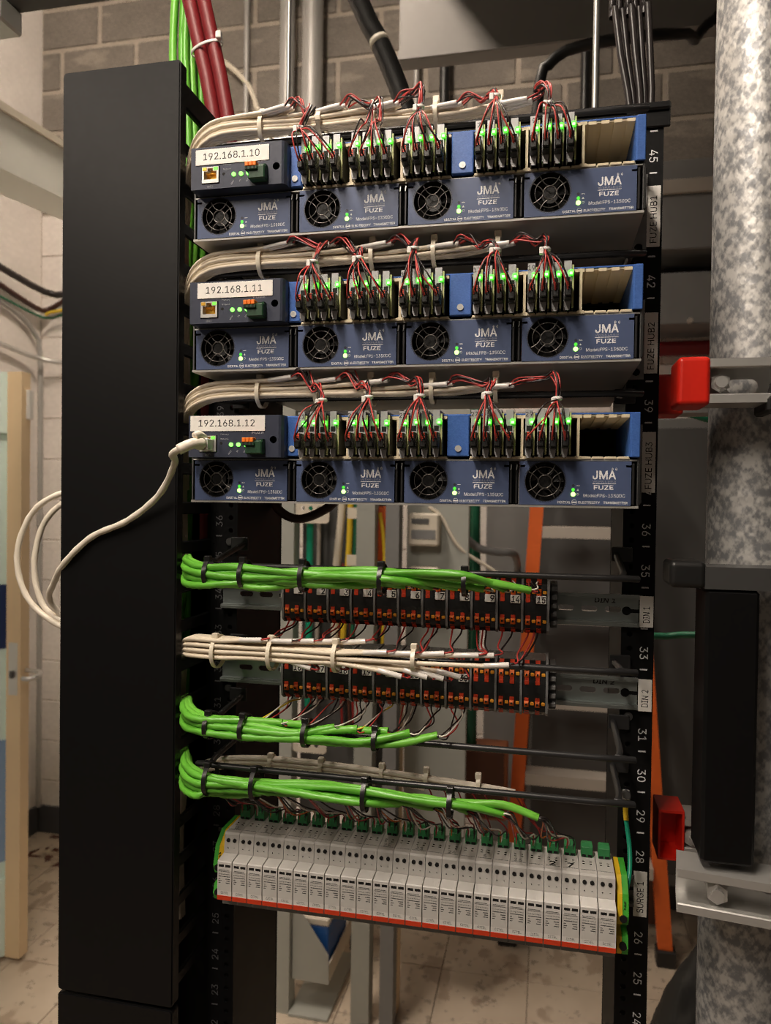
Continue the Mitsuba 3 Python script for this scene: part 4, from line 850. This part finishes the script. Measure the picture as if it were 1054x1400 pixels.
part(k, 'bolt', ply(cat(cyl((0.312, 0.046, 1.302), (0.312, 0.075, 1.302), 0.0055, 10), cyl((0.312, 0.052, 1.302), (0.312, 0.058, 1.302), 0.011, 6)), 'm_steel', 20))

# ================================================================== ABOVE THE RACK
for x, y, r, w in ((-0.2086, 0.120, 0.0030, 'left'), (0.1926, 0.120, 0.0040, 'right')):
    p = [(x, y, z) for z in np.linspace(2.108, ZC, 3)]
    k = thing('threaded_rod', f'thin zinc threaded rod rising from the {w} half of the rack top', 'rod')
    part(k, 'rod', ply(tube(p, r, 12), 'm_rod_zinc', True)); part(k, 'nut', ply(cyl((x, y, 2.1085), (x, y, 2.116), r*2.0, 6), 'm_rod_zinc', 20))
for q in range(12):
    a = 2.4*q; rr = 0.0060*math.sqrt(q); ox, oy = rr*math.cos(a), rr*math.sin(a)
    pts = [(-0.315+ox*0.8, 0.090+oy, ZC-0.02), (-0.325+ox, 0.075+oy, 2.60), (-0.3325+ox*1.2, 0.070+oy, 2.36), (-0.3350+ox*1.25, 0.068+oy, 2.27), (-0.3290+ox*1.2, 0.064+oy, 2.19), (-0.3215+ox, 0.062+oy, 2.07), (-0.328+ox, 0.066+oy, 1.92), (-0.342+ox, 0.072+oy, 1.70), (-0.350+ox, 0.080+oy, 1.30)]
    k = thing('green_cable', 'bright green cable hanging down into the top of the cable manager', 'cable', 'green cables dropping into the cable manager')
    part(k, 'jacket', ply(tube(spline(pts, 150), 0.0045, 10, lobes=3, lobe=0.08, pitch=0.035), 'm_green' if q % 2 else 'm_green_b', True))
for q, (xa, xb) in enumerate(((-0.3060, -0.2715), (-0.2868, -0.2532))):
    d_ = (xb-xa)/0.146
    single('red_cable', ply(tube(spline([(xa-0.30, 0.060, ZC-0.3), (xa-0.155, 0.040, 2.95), (xa-d_*0.10, 0.026, 2.405), (xa, 0.024, 2.3040), (xb, 0.024, 2.1580), (xb+0.007, 0.026, 2.04), (xb+0.006-0.012*(1-q), 0.030, 1.90), (xb+0.004-0.012*(1-q), 0.032, 1.62)], 60), 0.0088, 14), 'm_red_cable', True),
           f'thick dark red cable coming down behind the rack top, {("left", "right")[q]} one of the pair', 'cable')
k = thing('cable_tie', 'white cable tie strapping the two dark red cables together', 'cable tie')
th = np.linspace(0, 2*np.pi, 21)
part(k, 'strap', ply(tube([(-0.2815+0.0200*math.cos(a), 0.0240+0.0112*math.sin(a), 2.2420+0.006*math.cos(a)) for a in th], 0.0014, 6, flat=(1.5, 0.6)), 'm_label', True))
part(k, 'head', ply(bx(-0.2640, -0.2570, 0.010, 0.017, 2.2450, 2.2540, 0.001), 'm_label', False))
for q in range(5):
    ox, oy = (q-2)*0.0085, 0.006*(q % 2)
    single('black_cable', ply(tube(spline([(0.225+ox*0.9, 0.100+oy, ZC-0.02), (0.226+ox, 0.095+oy, 2.5), (0.230+ox*1.1, 0.085+oy, 2.27), (0.241+ox*0.8, 0.085+oy, 2.17), (0.2445+ox*0.5, 0.085+oy, 2.05), (0.2445+ox*0.5, 0.085+oy, 1.6)], 50), 0.0042, 8), 'm_black_wire', True),
           'thin black cable running down behind the right end of the rack top', 'cable', 'black cables behind the right rack end')
k = thing('black_hose', 'black hose wrapped with a pale tape band slanting down behind the rack top', 'hose')
part(k, 'hose', ply(tube(spline([(-0.42, 0.6, 3.10), (-0.2389, 0.6, 2.6733), (-0.193, 0.6, 2.5818), (-0.1473, 0.6, 2.4699), (-0.118, 0.6, 2.36), (-0.10, 0.62, 2.15)], 30), 0.0195, 14), 'm_black_plastic', True))
part(k, 'tape_band', ply(cyl((-0.1975, 0.6, 2.5905), (-0.1925, 0.6, 2.5795), 0.0202, 16), 'm_offwhite', True), 'pale tape band')
k = thing('flexible_conduit', 'black flexible conduit bending up and away to the right above the rack', 'conduit')
part(k, 'conduit', ply(tube(spline([(0.098, 0.9, 2.40), (0.112, 0.9, 2.640), (0.1311, 0.9, 2.676), (0.1711, 0.9, 2.7045), (0.2584, 0.9, 2.7158), (0.36, 0.93, 2.735), (0.46, 1.10, 2.83), (0.52, 1.27, 2.93), (0.62, 1.28, 3.2), (0.66, 1.285, ZC)], 50), 0.0125, 12), 'm_black_plastic', True))
k = thing('air_duct', 'large grey sheet metal air duct panel hanging behind the rack, with an added unseen shading trunk', 'duct')
part(k, 'shade_trunk', ply(bx(-0.30, 1.60, 0.30, 1.2995, 3.35, 3.95, 0.004), 'm_duct', False))  # unseen box, added to keep lamp light off the right back wall
part(k, 'sheet', ply(bx(-0.30, 1.60, 1.30, 1.36, 2.965, 4.30, 0.004), 'm_duct', False)); part(k, 'seam', ply(bx(-0.302, 1.60, 1.296, 1.2998, 2.965, 2.990), 'm_duct', False))
for x, y in ((-0.26, 1.33), (1.2, 1.33)): part(k, 'hanger', ply(cyl((x, y, 4.30), (x, y, ZC), 0.006, 8), 'm_steel'))
for x, r, m_, y, zb, nm in ((-1.026, 0.034, 'm_conduit', 2.345, 2.6, 'left thick grey conduit pipe on the block wall'), (-0.904, 0.047, 'm_conduit', 2.335, 2.6, 'right thick grey conduit pipe on the block wall'), (-1.232, 0.0125, 'm_conduit', 2.372, 2.6, 'thin grey conduit left of the two thick ones'),
                       (-0.315, 0.022, 'm_black_plastic', 2.36, 2.2, 'black pipe on the block wall under the duct'), (0.273, 0.020, 'm_black_plastic', 2.36, 2.2, 'black pipe on the block wall behind the right rod'), (-0.440, 0.012, 'm_conduit', 2.37, 2.5, 'thin grey conduit beside the slanting black hose')):
    k = thing('conduit_pipe', nm, 'conduit')
    part(k, 'pipe', ply(tube([(x, y, zb), (x, y, (zb+ZC)/2), (x, y, ZC)], r, 20), m_, True)); part(k, 'coupling', ply(cyl((x, y, 3.93), (x, y, 4.0), r*1.14, 20), m_, 30)); part(k, 'strap', ply(bx(x-r*1.5, x+r*1.5, y-r-0.002, y-r+0.003, 3.02, 3.045), m_, False))
k = thing('conduit_pipe', 'bent off white cable curving down beside the thin grey conduit', 'conduit')
part(k, 'pipe', ply(tube(spline([(-1.36, 2.37, 3.70), (-1.3147, 2.37, 3.668), (-1.225, 2.37, 3.575), (-1.178, 2.37, 3.46), (-1.172, 2.37, 3.36), (-1.172, 2.37, 2.4)], 40), 0.012, 12), 'm_offwhite', True))
k = thing('channel_strut', 'dark strut crossing the top left corner with a steel clip on its end', 'strut')
part(k, 'channel', ply(bx(-1.20, -0.56, 0.28, 0.32, 2.5345, 2.62, 0.003), 'm_grey_dark', False)); part(k, 'clip', ply(bx(-0.83, -0.778, 0.26, 0.32, 2.492, 2.534, 0.004), 'm_steel', False))
part(k, 'hanger', ply(cyl((-1.10, 0.30, 2.62), (-1.10, 0.30, ZC), 0.006, 8), 'm_steel'))

# ================================================================== LEFT CORNER
k = thing('white_duct', 'pale painted square duct sloping away behind the cable manager at the left', 'duct')
d0, d1 = np.array((-1.225, 0.32, 2.508)), np.array((-1.530, 2.30, 2.845))
ax = (d1-d0)/np.linalg.norm(d1-d0); sd_ = np.cross(ax, [0, 0, 1.]); sd_ /= np.linalg.norm(sd_); up_ = np.cross(sd_, ax)
part(k, 'sheet', ply(hull([p+sd_*a*0.08+up_*b*0.080 for p in (d0, d1) for a in (-1, 1) for b in (-1, 1)]), 'm_duct_white', False))
part(k, 'edge_seam', ply(hull([p+sd_*(0.084+0.004*a)+up_*(0.072+0.010*b) for p in (d0, d1) for a in (-1, 1) for b in (-1, 1)]), 'm_offwhite', False))
wl = [('black_cable', 'm_black_wire', 0.016, [(-2.30, 1.2, 2.80), (-2.27, 1.9, 2.72), (-2.22, 2.30, 2.655), (-2.10, 2.33, 2.650), (-1.6, 2.34, 2.64), (0.5, 2.34, 2.61), (1.4, 2.34, 2.62)], 'thick black cable strung along the block wall, upper of the pair'),
      ('black_cable', 'm_brown_wire', 0.013, [(-2.30, 1.2, 2.73), (-2.28, 1.9, 2.655), (-2.26, 2.34, 2.575), (-2.14, 2.345, 2.625), (-1.6, 2.35, 2.62), (0.5, 2.35, 2.585), (1.4, 2.35, 2.60)], 'dark cable kinked in the corner, lower of the pair on the block wall'),
      ('green_cable', 'm_dark_green', 0.006, [(-2.30, 1.3, 2.66), (-2.29, 1.9, 2.60), (-2.25, 2.33, 2.540), (-2.14, 2.345, 2.560), (-1.6, 2.36, 2.57), (0.5, 2.36, 2.560), (1.4, 2.36, 2.58)], 'thin dark green wire under the black cables in the corner'),
      ('yellow_cable', 'm_yellow_wire', 0.007, [(-2.24, 2.33, 2.553), (-2.14, 2.335, 2.575), (-1.6, 2.34, 2.585), (0.50, 2.32, 2.585), (0.66, 2.32, 2.577), (0.80, 2.32, 2.59), (1.4, 2.34, 2.60)], 'yellow and green cable running along the block wall')]
for nm, m_, r, p, lb in wl: single(nm, ply(tube(spline(p, 60), r, 10), m_, True), lb, 'cable')
k = thing('conduit_pipe', 'grey conduit bending down in the room corner behind the door edge', 'conduit')
part(k, 'pipe', ply(tube(spline([(-2.295, 1.2, 2.60), (-2.295, 1.9, 2.575), (-2.295, 2.18, 2.540), (-2.29, 2.32, 2.46), (-2.287, 2.355, 2.36), (-2.287, 2.36, 1.9), (-2.287, 2.36, 1.0), (-2.287, 2.36, 0.14)], 60), 0.0125, 12), 'm_conduit', True))
part(k, 'coupling', ply(cyl((-2.287, 2.36, 1.53), (-2.287, 2.36, 1.585), 0.017, 12), 'm_conduit', 30))
k = thing('conduit_pipe', 'horizontal bare conduit crossing the room corner above the door', 'conduit')
part(k, 'pipe', ply(tube(spline([(-2.29, 1.2, 2.40), (-2.29, 2.0, 2.37), (-2.27, 2.27, 2.345), (-2.18, 2.335, 2.325), (-2.0, 2.35, 2.32), (-1.2, 2.35, 2.32), (-0.75, 2.35, 2.32)], 50), 0.0115, 12), 'm_steel', True))
single('door_plate', ply(bx(-1.6715, -1.6560, 1.470, 1.492, 1.950, 2.055, 0.002), 'm_paper', False), 'small white plate fixed to the upper edge of the open door', 'plate')
# open door: its free edge faces the camera
k = struct('door_1', ply(bx(-1.7300, -1.6720, 1.450, 1.4949, 0.022, 2.1165), 'm_beige', False), 'open door with a beige edge')
dz = [np.array((-1.7300, 1.46)), np.array((-2.25, 0.86))]
dv = (dz[1]-dz[0])/np.linalg.norm(dz[1]-dz[0]); dn = np.array((-dv[1], dv[0]))*0.043
if dn[0] > 0: dn = -dn
def slab(t0, t1, z0, z1, a, b):
    return hull([(dz[0][0]+dv[0]*t+dn[0]*q, dz[0][1]+dv[1]*t+dn[1]*q, z) for t in (t0, t1) for q in (a, b) for z in (z0, z1)])
struct('leaf', ply(cat(slab(0.0, 0.83, 0.022, 0.30, 0, 1), slab(0.0, 0.83, 1.90, 2.1165, 0, 1), slab(0.0, 0.0012, 0.3, 1.9, 0, 1), slab(0.70, 0.83, 0.3, 1.9, 0, 1)), 'm_mint', False), None, k)
struct('glass_pane', ply(slab(0.0014, 0.6998, 0.301, 1.899, 0.35, 0.55), 'm_mint', False), None, k)
struct('navy_reflection', ply(slab(0.0014, 0.6998, 1.13, 1.36, 0.28, 0.34), 'm_navy', False), None, k)  # navy band painted in for a reflection in the door glass
struct('blue_reflection', ply(slab(0.0014, 0.6998, 0.36, 0.80, 0.28, 0.34), 'm_pale_blue', False), None, k)  # paler blue band, likewise a painted reflection on the glass
struct('lock_plate', ply(bx(-1.7200, -1.6830, 1.4485, 1.4500, 0.968, 1.155), 'm_steel', False), 'steel lock plate', k)
struct('latch_bolt', ply(bx(-1.7100, -1.6950, 1.438, 1.4490, 1.030, 1.055, 0.002), 'm_dark_metal', False), None, k)
struct('handle', ply(tube(spline([(-1.672, 1.48, 1.052), (-1.625, 1.475, 1.052), (-1.602, 1.465, 1.050), (-1.598, 1.44, 1.042), (-1.618, 1.42, 1.038), (-1.64, 1.42, 1.038)], 20), 0.0085, 10), 'm_steel', True), 'steel lever handle', k)
for q in range(34):
    x, y = -2.27+rng.random()*0.75, 2.12+rng.random()*0.26
    w_, l_ = 0.006+0.03*rng.random()**2, 0.012+0.06*rng.random()**2; a = rng.random()*3.14
    m = hull([(math.cos(a)*u-math.sin(a)*v_, math.sin(a)*u+math.cos(a)*v_, zz) for u, v_, zz in ((-l_, -w_, .0005), (l_, -w_*.6, .0005), (l_*.8, w_, .0005), (-l_*.7, w_, .0005), (-l_*.5, 0, .006+.012*rng.random()), (l_*.5, 0, .004))]); m.apply_translation((x, y, 0))
    if q == 0: mm = []
    mm.append(m)
    if q % 9 == 4: single('paper_scrap', ply(m, 'm_paper', False), 'white paper scrap among the litter on the floor below the corner', 'scrap', 'paper scraps in the corner'); mm.pop()
k = key_of('floor_litter'); scene[k] = ply(cat(*mm), 'm_brown', False); labels[k] = {'label': 'brown leaf litter and debris on the floor by the corner', 'category': 'debris', 'kind': 'stuff'}

# ================================================================== BEHIND THE RACK
GY = 1.45
fr_ = thing('equipment_stand', 'grey steel frame with three uprights standing on the floor behind the rack', 'frame')
for x0, x1, m_ in ((-0.7180, -0.6500, 'm_grey_paint'), (-0.4420, -0.3830, 'm_grey_paint'), (-0.3480, -0.3050, 'm_grey_mid')):
    part(fr_, 'upright', ply(cat(bx(x0, x1, GY-0.02, GY-0.016, 0.0, 2.05), bx(x0, x0+0.004, GY-0.016, GY+0.04, 0.0, 2.05), bx(x1-0.004, x1, GY-0.016, GY+0.04, 0.0, 2.05)), m_, False))
part(fr_, 'back_panel', ply(bx(-0.66, -0.36, GY+0.10, GY+0.104, 0.62, 2.0), 'm_grey_dark', False))
part(fr_, 'crossbar', ply(bx(-0.70, -0.31, GY-0.0155, GY+0.02, 2.0, 2.05), 'm_grey_paint', False))
for q, (z0, z1, x1) in enumerate(((1.603, 1.690, -0.535), (1.400, 1.462, -0.535), (0.86, 0.905, -0.535))):
    f = sbox(-0.648, z0, x1, z1).buffer(-0.012).buffer(0.012, quad_segs=3)
    for x in np.arange(-0.625, x1-0.015, 0.028): f = f.difference(Point(x, z0+0.55*(z1-z0)).buffer(0.0075, 5))
    part(fr_, 'punched_plate', ply(prism(f, GY-0.012, GY-0.008), 'm_offwhite', False))
for q, z in enumerate((1.62, 1.47)): part(fr_, 'small_plate', ply(bx(-0.475, -0.442, GY-0.012, GY-0.008, z, z+0.035), 'm_offwhite', False))
part(fr_, 'foot_plate', ply(bx(-0.649, -0.515, GY-0.03, GY+0.33, 0.0, 0.012, 0.002), 'm_grey_paint', False))
def hang(nm, lb, m_, r, p, ct='cable', n=24): single(nm, ply(tube(spline(p, n), r, 8), m_, True), lb, ct)
hang('ground_cable', 'green cable behind the punched plates, left of the frame', 'm_ground_green', 0.012, [(-0.612, GY+0.03, 1.95), (-0.612, GY+0.03, 1.6), (-0.612, GY+0.03, 1.0)])
hang('grey_cable', 'thin grey cable beside the green one behind the punched plates', 'm_alu', 0.007, [(-0.588, GY+0.04, 1.95), (-0.585, GY+0.04, 1.5), (-0.59, GY+0.04, 1.0)])
hang('cream_pipe', 'cream coloured pipe slanting down between the frame uprights', 'm_offwhite', 0.0135, [(-0.495, GY+0.05, 1.90), (-0.512, GY+0.05, 1.62), (-0.527, GY+0.05, 1.43), (-0.53, GY+0.05, 1.1)], 'pipe')
hang('yellow_cable', 'yellow wire beside the cream pipe', 'm_yellow_wire', 0.010, [(-0.478, GY+0.04, 1.85), (-0.480, GY+0.04, 1.58), (-0.486, GY+0.04, 1.45), (-0.50, GY+0.04, 1.2)])
hang('green_wire', 'green wire beside the yellow wire in the frame', 'm_dark_green', 0.007, [(-0.462, GY+0.05, 1.85), (-0.466, GY+0.05, 1.5), (-0.47, GY+0.05, 1.2)])
hang('yellow_cable', 'yellow wire right of the middle upright next to the orange strip', 'm_yellow_wire', 0.006, [(-0.376, GY+0.02, 1.64), (-0.362, GY+0.02, 1.55), (-0.358, GY+0.02, 1.40), (-0.362, GY+0.02, 1.2)])
single('orange_strip', ply(bx(-0.386, -0.358, GY+0.03, GY+0.05, 1.48, 1.66, 0.004), 'm_ladder', False), 'short orange strip behind the middle upright', 'strip')
for q in range(7):
    x = -0.505+0.013*q
    hang('red_wire', 'dark red wire dangling between the frame uprights', 'm_dark_red_wire' if q % 2 else 'm_black_wire', 0.005, [(x, GY+0.06, 1.47), (x+0.01*(q % 3-1), GY+0.05, 1.36), (x-0.008, GY+0.06, 1.2)]) if False else single('red_wire', ply(tube(spline([(x, GY+0.06, 1.47), (x+0.012*(q % 3-1), GY+0.05, 1.36), (x-0.008, GY+0.06, 1.15), (x+0.004, GY+0.06, 0.9)], 20), 0.0045, 6), ('m_dark_red_wire', 'm_black_wire', 'm_brown')[q % 3], True), 'dark wire dangling between the frame uprights', 'wire', 'dark wires in the frame')
k = thing('battery_rack', 'pale grey slanted battery tray holding a blue battery low behind the rack', 'battery rack')
prof = [(GY+0.02, 0.10), (GY+0.02, 0.62), (GY+0.06, 0.62), (GY+0.42, 0.36), (GY+0.42, 0.16)]
v = [(x, y, z) for x in (-0.645, -0.639) for y, z in ((GY, 0.14), (GY, 0.70), (GY+0.55, 0.70), (GY+0.55, 0.14))]
part(k, 'side_plate', ply(prism(Polygon([(-0.646, 0.107), (-0.646, 0.372), (-0.523, 0.200), (-0.521, 0.104)]), GY+0.0, GY+0.004), 'm_grey_paint', False))
part(k, 'tray', ply(cat(bx(-0.646, -0.522, GY+0.005, GY+0.80, 0.107, 0.119), bx(-0.526, -0.522, GY+0.005, GY+0.80, 0.119, 0.165)), 'm_offwhite', False))
for q in range(2): part(k, 'post', ply(bx(-0.540, -0.527, GY+0.34+0.3*q, GY+0.355+0.3*q, 0.0125, 0.60), 'm_grey_dark', False))
k = thing('battery', 'blue battery with a pale top standing in the slanted tray', 'battery')
part(k, 'case', ply(bx(-0.640, -0.532, GY+0.03, GY+0.26, 0.1195, 0.275, 0.004), 'm_battery', False)); part(k, 'top', ply(bx(-0.641, -0.531, GY+0.028, GY+0.262, 0.2755, 0.300, 0.004), 'm_offwhite', False))
# meters and green pipes on the wall further right
for q, (z0, z1) in enumerate(((1.535, 1.640), (1.360, 1.465))):
    k = thing('meter_box', f'{("upper", "lower")[q]} off white meter with two dark windows behind the frame', 'meter')
    part(k, 'case', ply(bx(-0.290, -0.190, 1.50, 1.5625, z0, z1, 0.006), 'm_offwhite', False))
    part(k, 'window', ply(bx(-0.278, -0.222, 1.4985, 1.5005, z0+0.070, z0+0.088), 'm_grey_dark', False)); part(k, 'window', ply(bx(-0.278, -0.200, 1.4985, 1.5005, z0+0.022, z0+0.052), 'm_grey_mid', False))
single('meter_board', ply(bx(-0.3045, -0.10, 1.562, 1.59, 0.36, 2.0, 0.002), 'm_grey_paint', False), 'grey painted board behind the meters', 'board')
for q, (x, r) in enumerate(((-0.235, 0.012), (-0.205, 0.013), (-0.160, 0.011), (-0.105, 0.016), (-0.125, 0.009))):
    single('green_cable', ply(tube(spline([(x, 1.80+0.02*q, 2.1), (x, 1.80+0.02*q, 1.6), (x+0.006, 1.80+0.02*q, 1.3), (x-0.004, 1.82+0.02*q, 0.95), (x-0.004, 1.90, 0.778)], 16), r, 10), 'm_dark_green', True), 'dark green cable hanging in a row left of the ladder', 'cable', 'green cables left of the ladder')
hang('grey_cable', 'thick grey cable curving down right of the meters', 'm_grey_mid', 0.014, [(-0.165, 1.75, 1.75), (-0.158, 1.75, 1.64), (-0.140, 1.75, 1.57), (-0.09, 1.75, 1.52), (-0.02, 1.76, 1.505), (0.03, 1.80, 1.50), (0.04, 2.0, 1.45), (0.03, 2.27, 1.40)], n=40)
hang('white_wire', 'thin off white wire drooping diagonally right of the meters', 'm_offwhite', 0.006, [(-0.23, 1.55, 1.66), (-0.19, 1.55, 1.63), (-0.13, 1.56, 1.53), (-0.03, 1.60, 1.46), (0.02, 1.62, 1.42)])
single('steel_cylinder', ply(tube([(-0.20, 1.656, 0.38), (-0.20, 1.656, 0.6), (-0.20, 1.656, 1.0)], 0.065, 28), 'm_conduit', True), 'grey metal cylinder fixed below the meters', 'cylinder')
single('wood_post', ply(bx(-0.352, -0.306, 1.505, 1.56, 0.0, 1.15, 0.003), 'm_beige', False), 'pale wooden post behind the grey frame', 'post')
k = thing('junction_box', 'orange brown junction box low behind the rack left of the ladder', 'box')
part(k, 'case', ply(bx(-0.26, 0.02, 1.86, 1.98, 0.52, 0.78, 0.005), 'm_box_orange', False)); part(k, 'door', ply(bx(-0.25, 0.01, 1.856, 1.8595, 0.53, 0.77, 0.002), 'm_brown', False))
k = thing('wall_cabinet', 'grey cabinet against the wall behind the ladder', 'cabinet')
part(k, 'body', ply(bx(-0.10, 0.90, 2.278, 2.39, 0.15, 2.02, 0.004), 'm_grey_mid', False)); part(k, 'door', ply(bx(0.10, 0.88, 2.270, 2.2775, 0.20, 1.98, 0.003), 'm_grey_dark', False)); part(k, 'latch', ply(bx(0.44, 0.48, 2.262, 2.2695, 1.44, 1.46, 0.002), 'm_ground_yellow', False))
# step ladder
lad = thing('step_ladder', 'orange step ladder with pale metal steps standing behind the rack', 'ladder')
LY = 1.98
def rail(x0, z0, x1, z1, wd, y0, y1):
    return hull([(x+s*wd/2, y+d, z) for (x, z, y) in ((x0, z0, y0), (x1, z1, y1)) for s in (-1, 1) for d in (0, 0.03)])
LX = lambda z: 0.108 - 0.051*(1.643-z); RX = lambda z: 0.496 + 0.082*(1.252-z)
part(lad, 'rail', ply(rail(LX(1.95), 1.95, LX(0.03), 0.03, 0.050, LY, LY), 'm_ladder', False))
part(lad, 'rail', ply(rail(RX(1.95), 1.95, RX(0.03), 0.03, 0.050, LY, LY), 'm_ladder', False))
for z in (1.585, 1.270, 0.955, 0.665, 0.36):
    xa, xb = LX(z)+0.026, RX(z)-0.026
    part(lad, 'step', ply(cat(bx(xa, xb, LY-0.03, LY+0.06, z, z+0.005), bx(xa, xb, LY-0.030, LY-0.026, z-0.036, z), bx(xa, xb, LY+0.056, LY+0.06, z-0.036, z)), 'm_alu', False))
part(lad, 'top_cap', ply(bx(0.08, 0.49, LY-0.04, LY+0.10, 1.951, 1.98, 0.004), 'm_ladder', False))
for x0, x1 in ((LX(1.95), LX(0.03)+0.02), (RX(1.95), RX(0.03)-0.02)): part(lad, 'rear_rail', ply(rail(x0, 1.95, x1, 0.03, 0.035, LY+0.05, LY+0.22), 'm_brown', False))
for x in (LX(0.03), RX(0.03)): part(lad, 'rubber_foot', ply(bx(x-0.034, x+0.034, LY-0.012, LY+0.045, 0.0, 0.06, 0.004), 'm_black_plastic', False))
# dark corner right of the rack
k = thing('wall_cabinet', 'dim grey wall cabinet between the rack and the steel pipe, high up', 'cabinet')
part(k, 'body', ply(bx(0.46, 1.35, 2.12, 2.395, 2.635, 2.97, 0.004), 'm_grey_mid', False)); part(k, 'lid', ply(bx(0.45, 1.36, 2.11, 2.1195, 2.84, 2.895, 0.003), 'm_alu', False))
k = thing('wall_cabinet', 'dim grey wall cabinet below the yellow cable right of the rack', 'cabinet')
part(k, 'body', ply(bx(0.46, 1.35, 2.14, 2.395, 2.36, 2.555, 0.004), 'm_grey_mid', False)); part(k, 'knob', ply(cyl((0.66, 2.125, 2.37), (0.66, 2.14, 2.37), 0.010, 10), 'm_alu', 30))
hang('red_cable', 'dark red pipe crossing the gap right of the rack', 'm_red_cable', 0.030, [(0.35, 2.30, 2.30), (0.8, 2.30, 2.30), (1.35, 2.30, 2.30)], 'pipe')
hang('green_wire', 'dark green cable slanting behind the right rail', 'm_dark_green', 0.006, [(0.30, 0.75, 2.12), (0.335, 0.75, 1.98), (0.352, 0.75, 1.93), (0.39, 0.75, 1.87), (0.46, 0.75, 1.85), (0.70, 1.3, 1.80), (0.84, 2.36, 1.78)], n=40)
hang('green_wire', 'dark green cable sagging across the gap left of the black bar', 'm_dark_green', 0.006, [(0.27, 0.55, 1.452), (0.33, 0.55, 1.446), (0.38, 0.55, 1.450), (0.45, 0.55, 1.475), (0.70, 1.2, 1.55), (0.80, 2.36, 1.6)], n=40)
k = thing('backboard', 'brown plywood board on the wall right of the rack', 'board')
part(k, 'panel', ply(bx(0.615, 1.15, 2.36, 2.38, 1.42, 2.02, 0.002), 'm_plywood', False))
k = thing('keypad', 'small off white keypad with a dark display and green print on the plywood board', 'keypad')
part(k, 'case', ply(bx(0.690, 0.806, 2.32, 2.359, 1.632, 1.770, 0.005), 'm_offwhite', False)); part(k, 'display', ply(bx(0.762, 0.796, 2.318, 2.3205, 1.728, 1.752), 'm_grey_dark', False)); part(k, 'green_print', ply(cat(*[bx(0.766, 0.772+0.012*(q % 2), 2.318, 2.3205, 1.650+0.014*q, 1.658+0.014*q) for q in range(4)]), 'm_ground_block', False))
k = thing('wall_box', 'small brown box below the keypad on the plywood board', 'box')
part(k, 'case', ply(bx(0.715, 0.81, 2.30, 2.359, 1.478, 1.535, 0.003), 'm_brown', False)); part(k, 'base', ply(bx(0.715, 0.81, 2.29, 2.359, 1.466, 1.477, 0.002), 'm_alu', False))
v = trimesh.creation.icosphere(subdivisions=4, radius=1.0).vertices; f = trimesh.creation.icosphere(subdivisions=4, radius=1.0).faces
n_ = meshkit.fbm(v*2.2+5, 3); v = v*(0.88+0.24*n_[:, None]); v = v*np.array((0.15, 0.15, 0.43)); v[:, 2] = np.maximum(v[:, 2], -0.40); v[:, 2] -= v[:, 2].min(); v += np.array((0.485, 0.66, 0))
k = thing('black_bag', 'black rounded bag standing on the floor below the steel strut', 'bag')
part(k, 'sack', ply((v, f), 'm_black_plastic', True)); part(k, 'knot', ply(tube([(0.485, 0.66, v[:, 2].max()-0.01), (0.487, 0.66, v[:, 2].max()+0.02)], 0.02, 10), 'm_black_plastic', True))
single('brown_cable', ply(tube(spline([(-0.2210, 0.10, 1.70), (-0.215, 0.115, 1.668), (-0.1873, 0.12, 1.6545), (-0.150, 0.12, 1.668), (-0.125, 0.12, 1.69)], 20), 0.0062, 10), 'm_brown_wire', True), 'brown cable loop hanging under the bottom hub', 'cable')
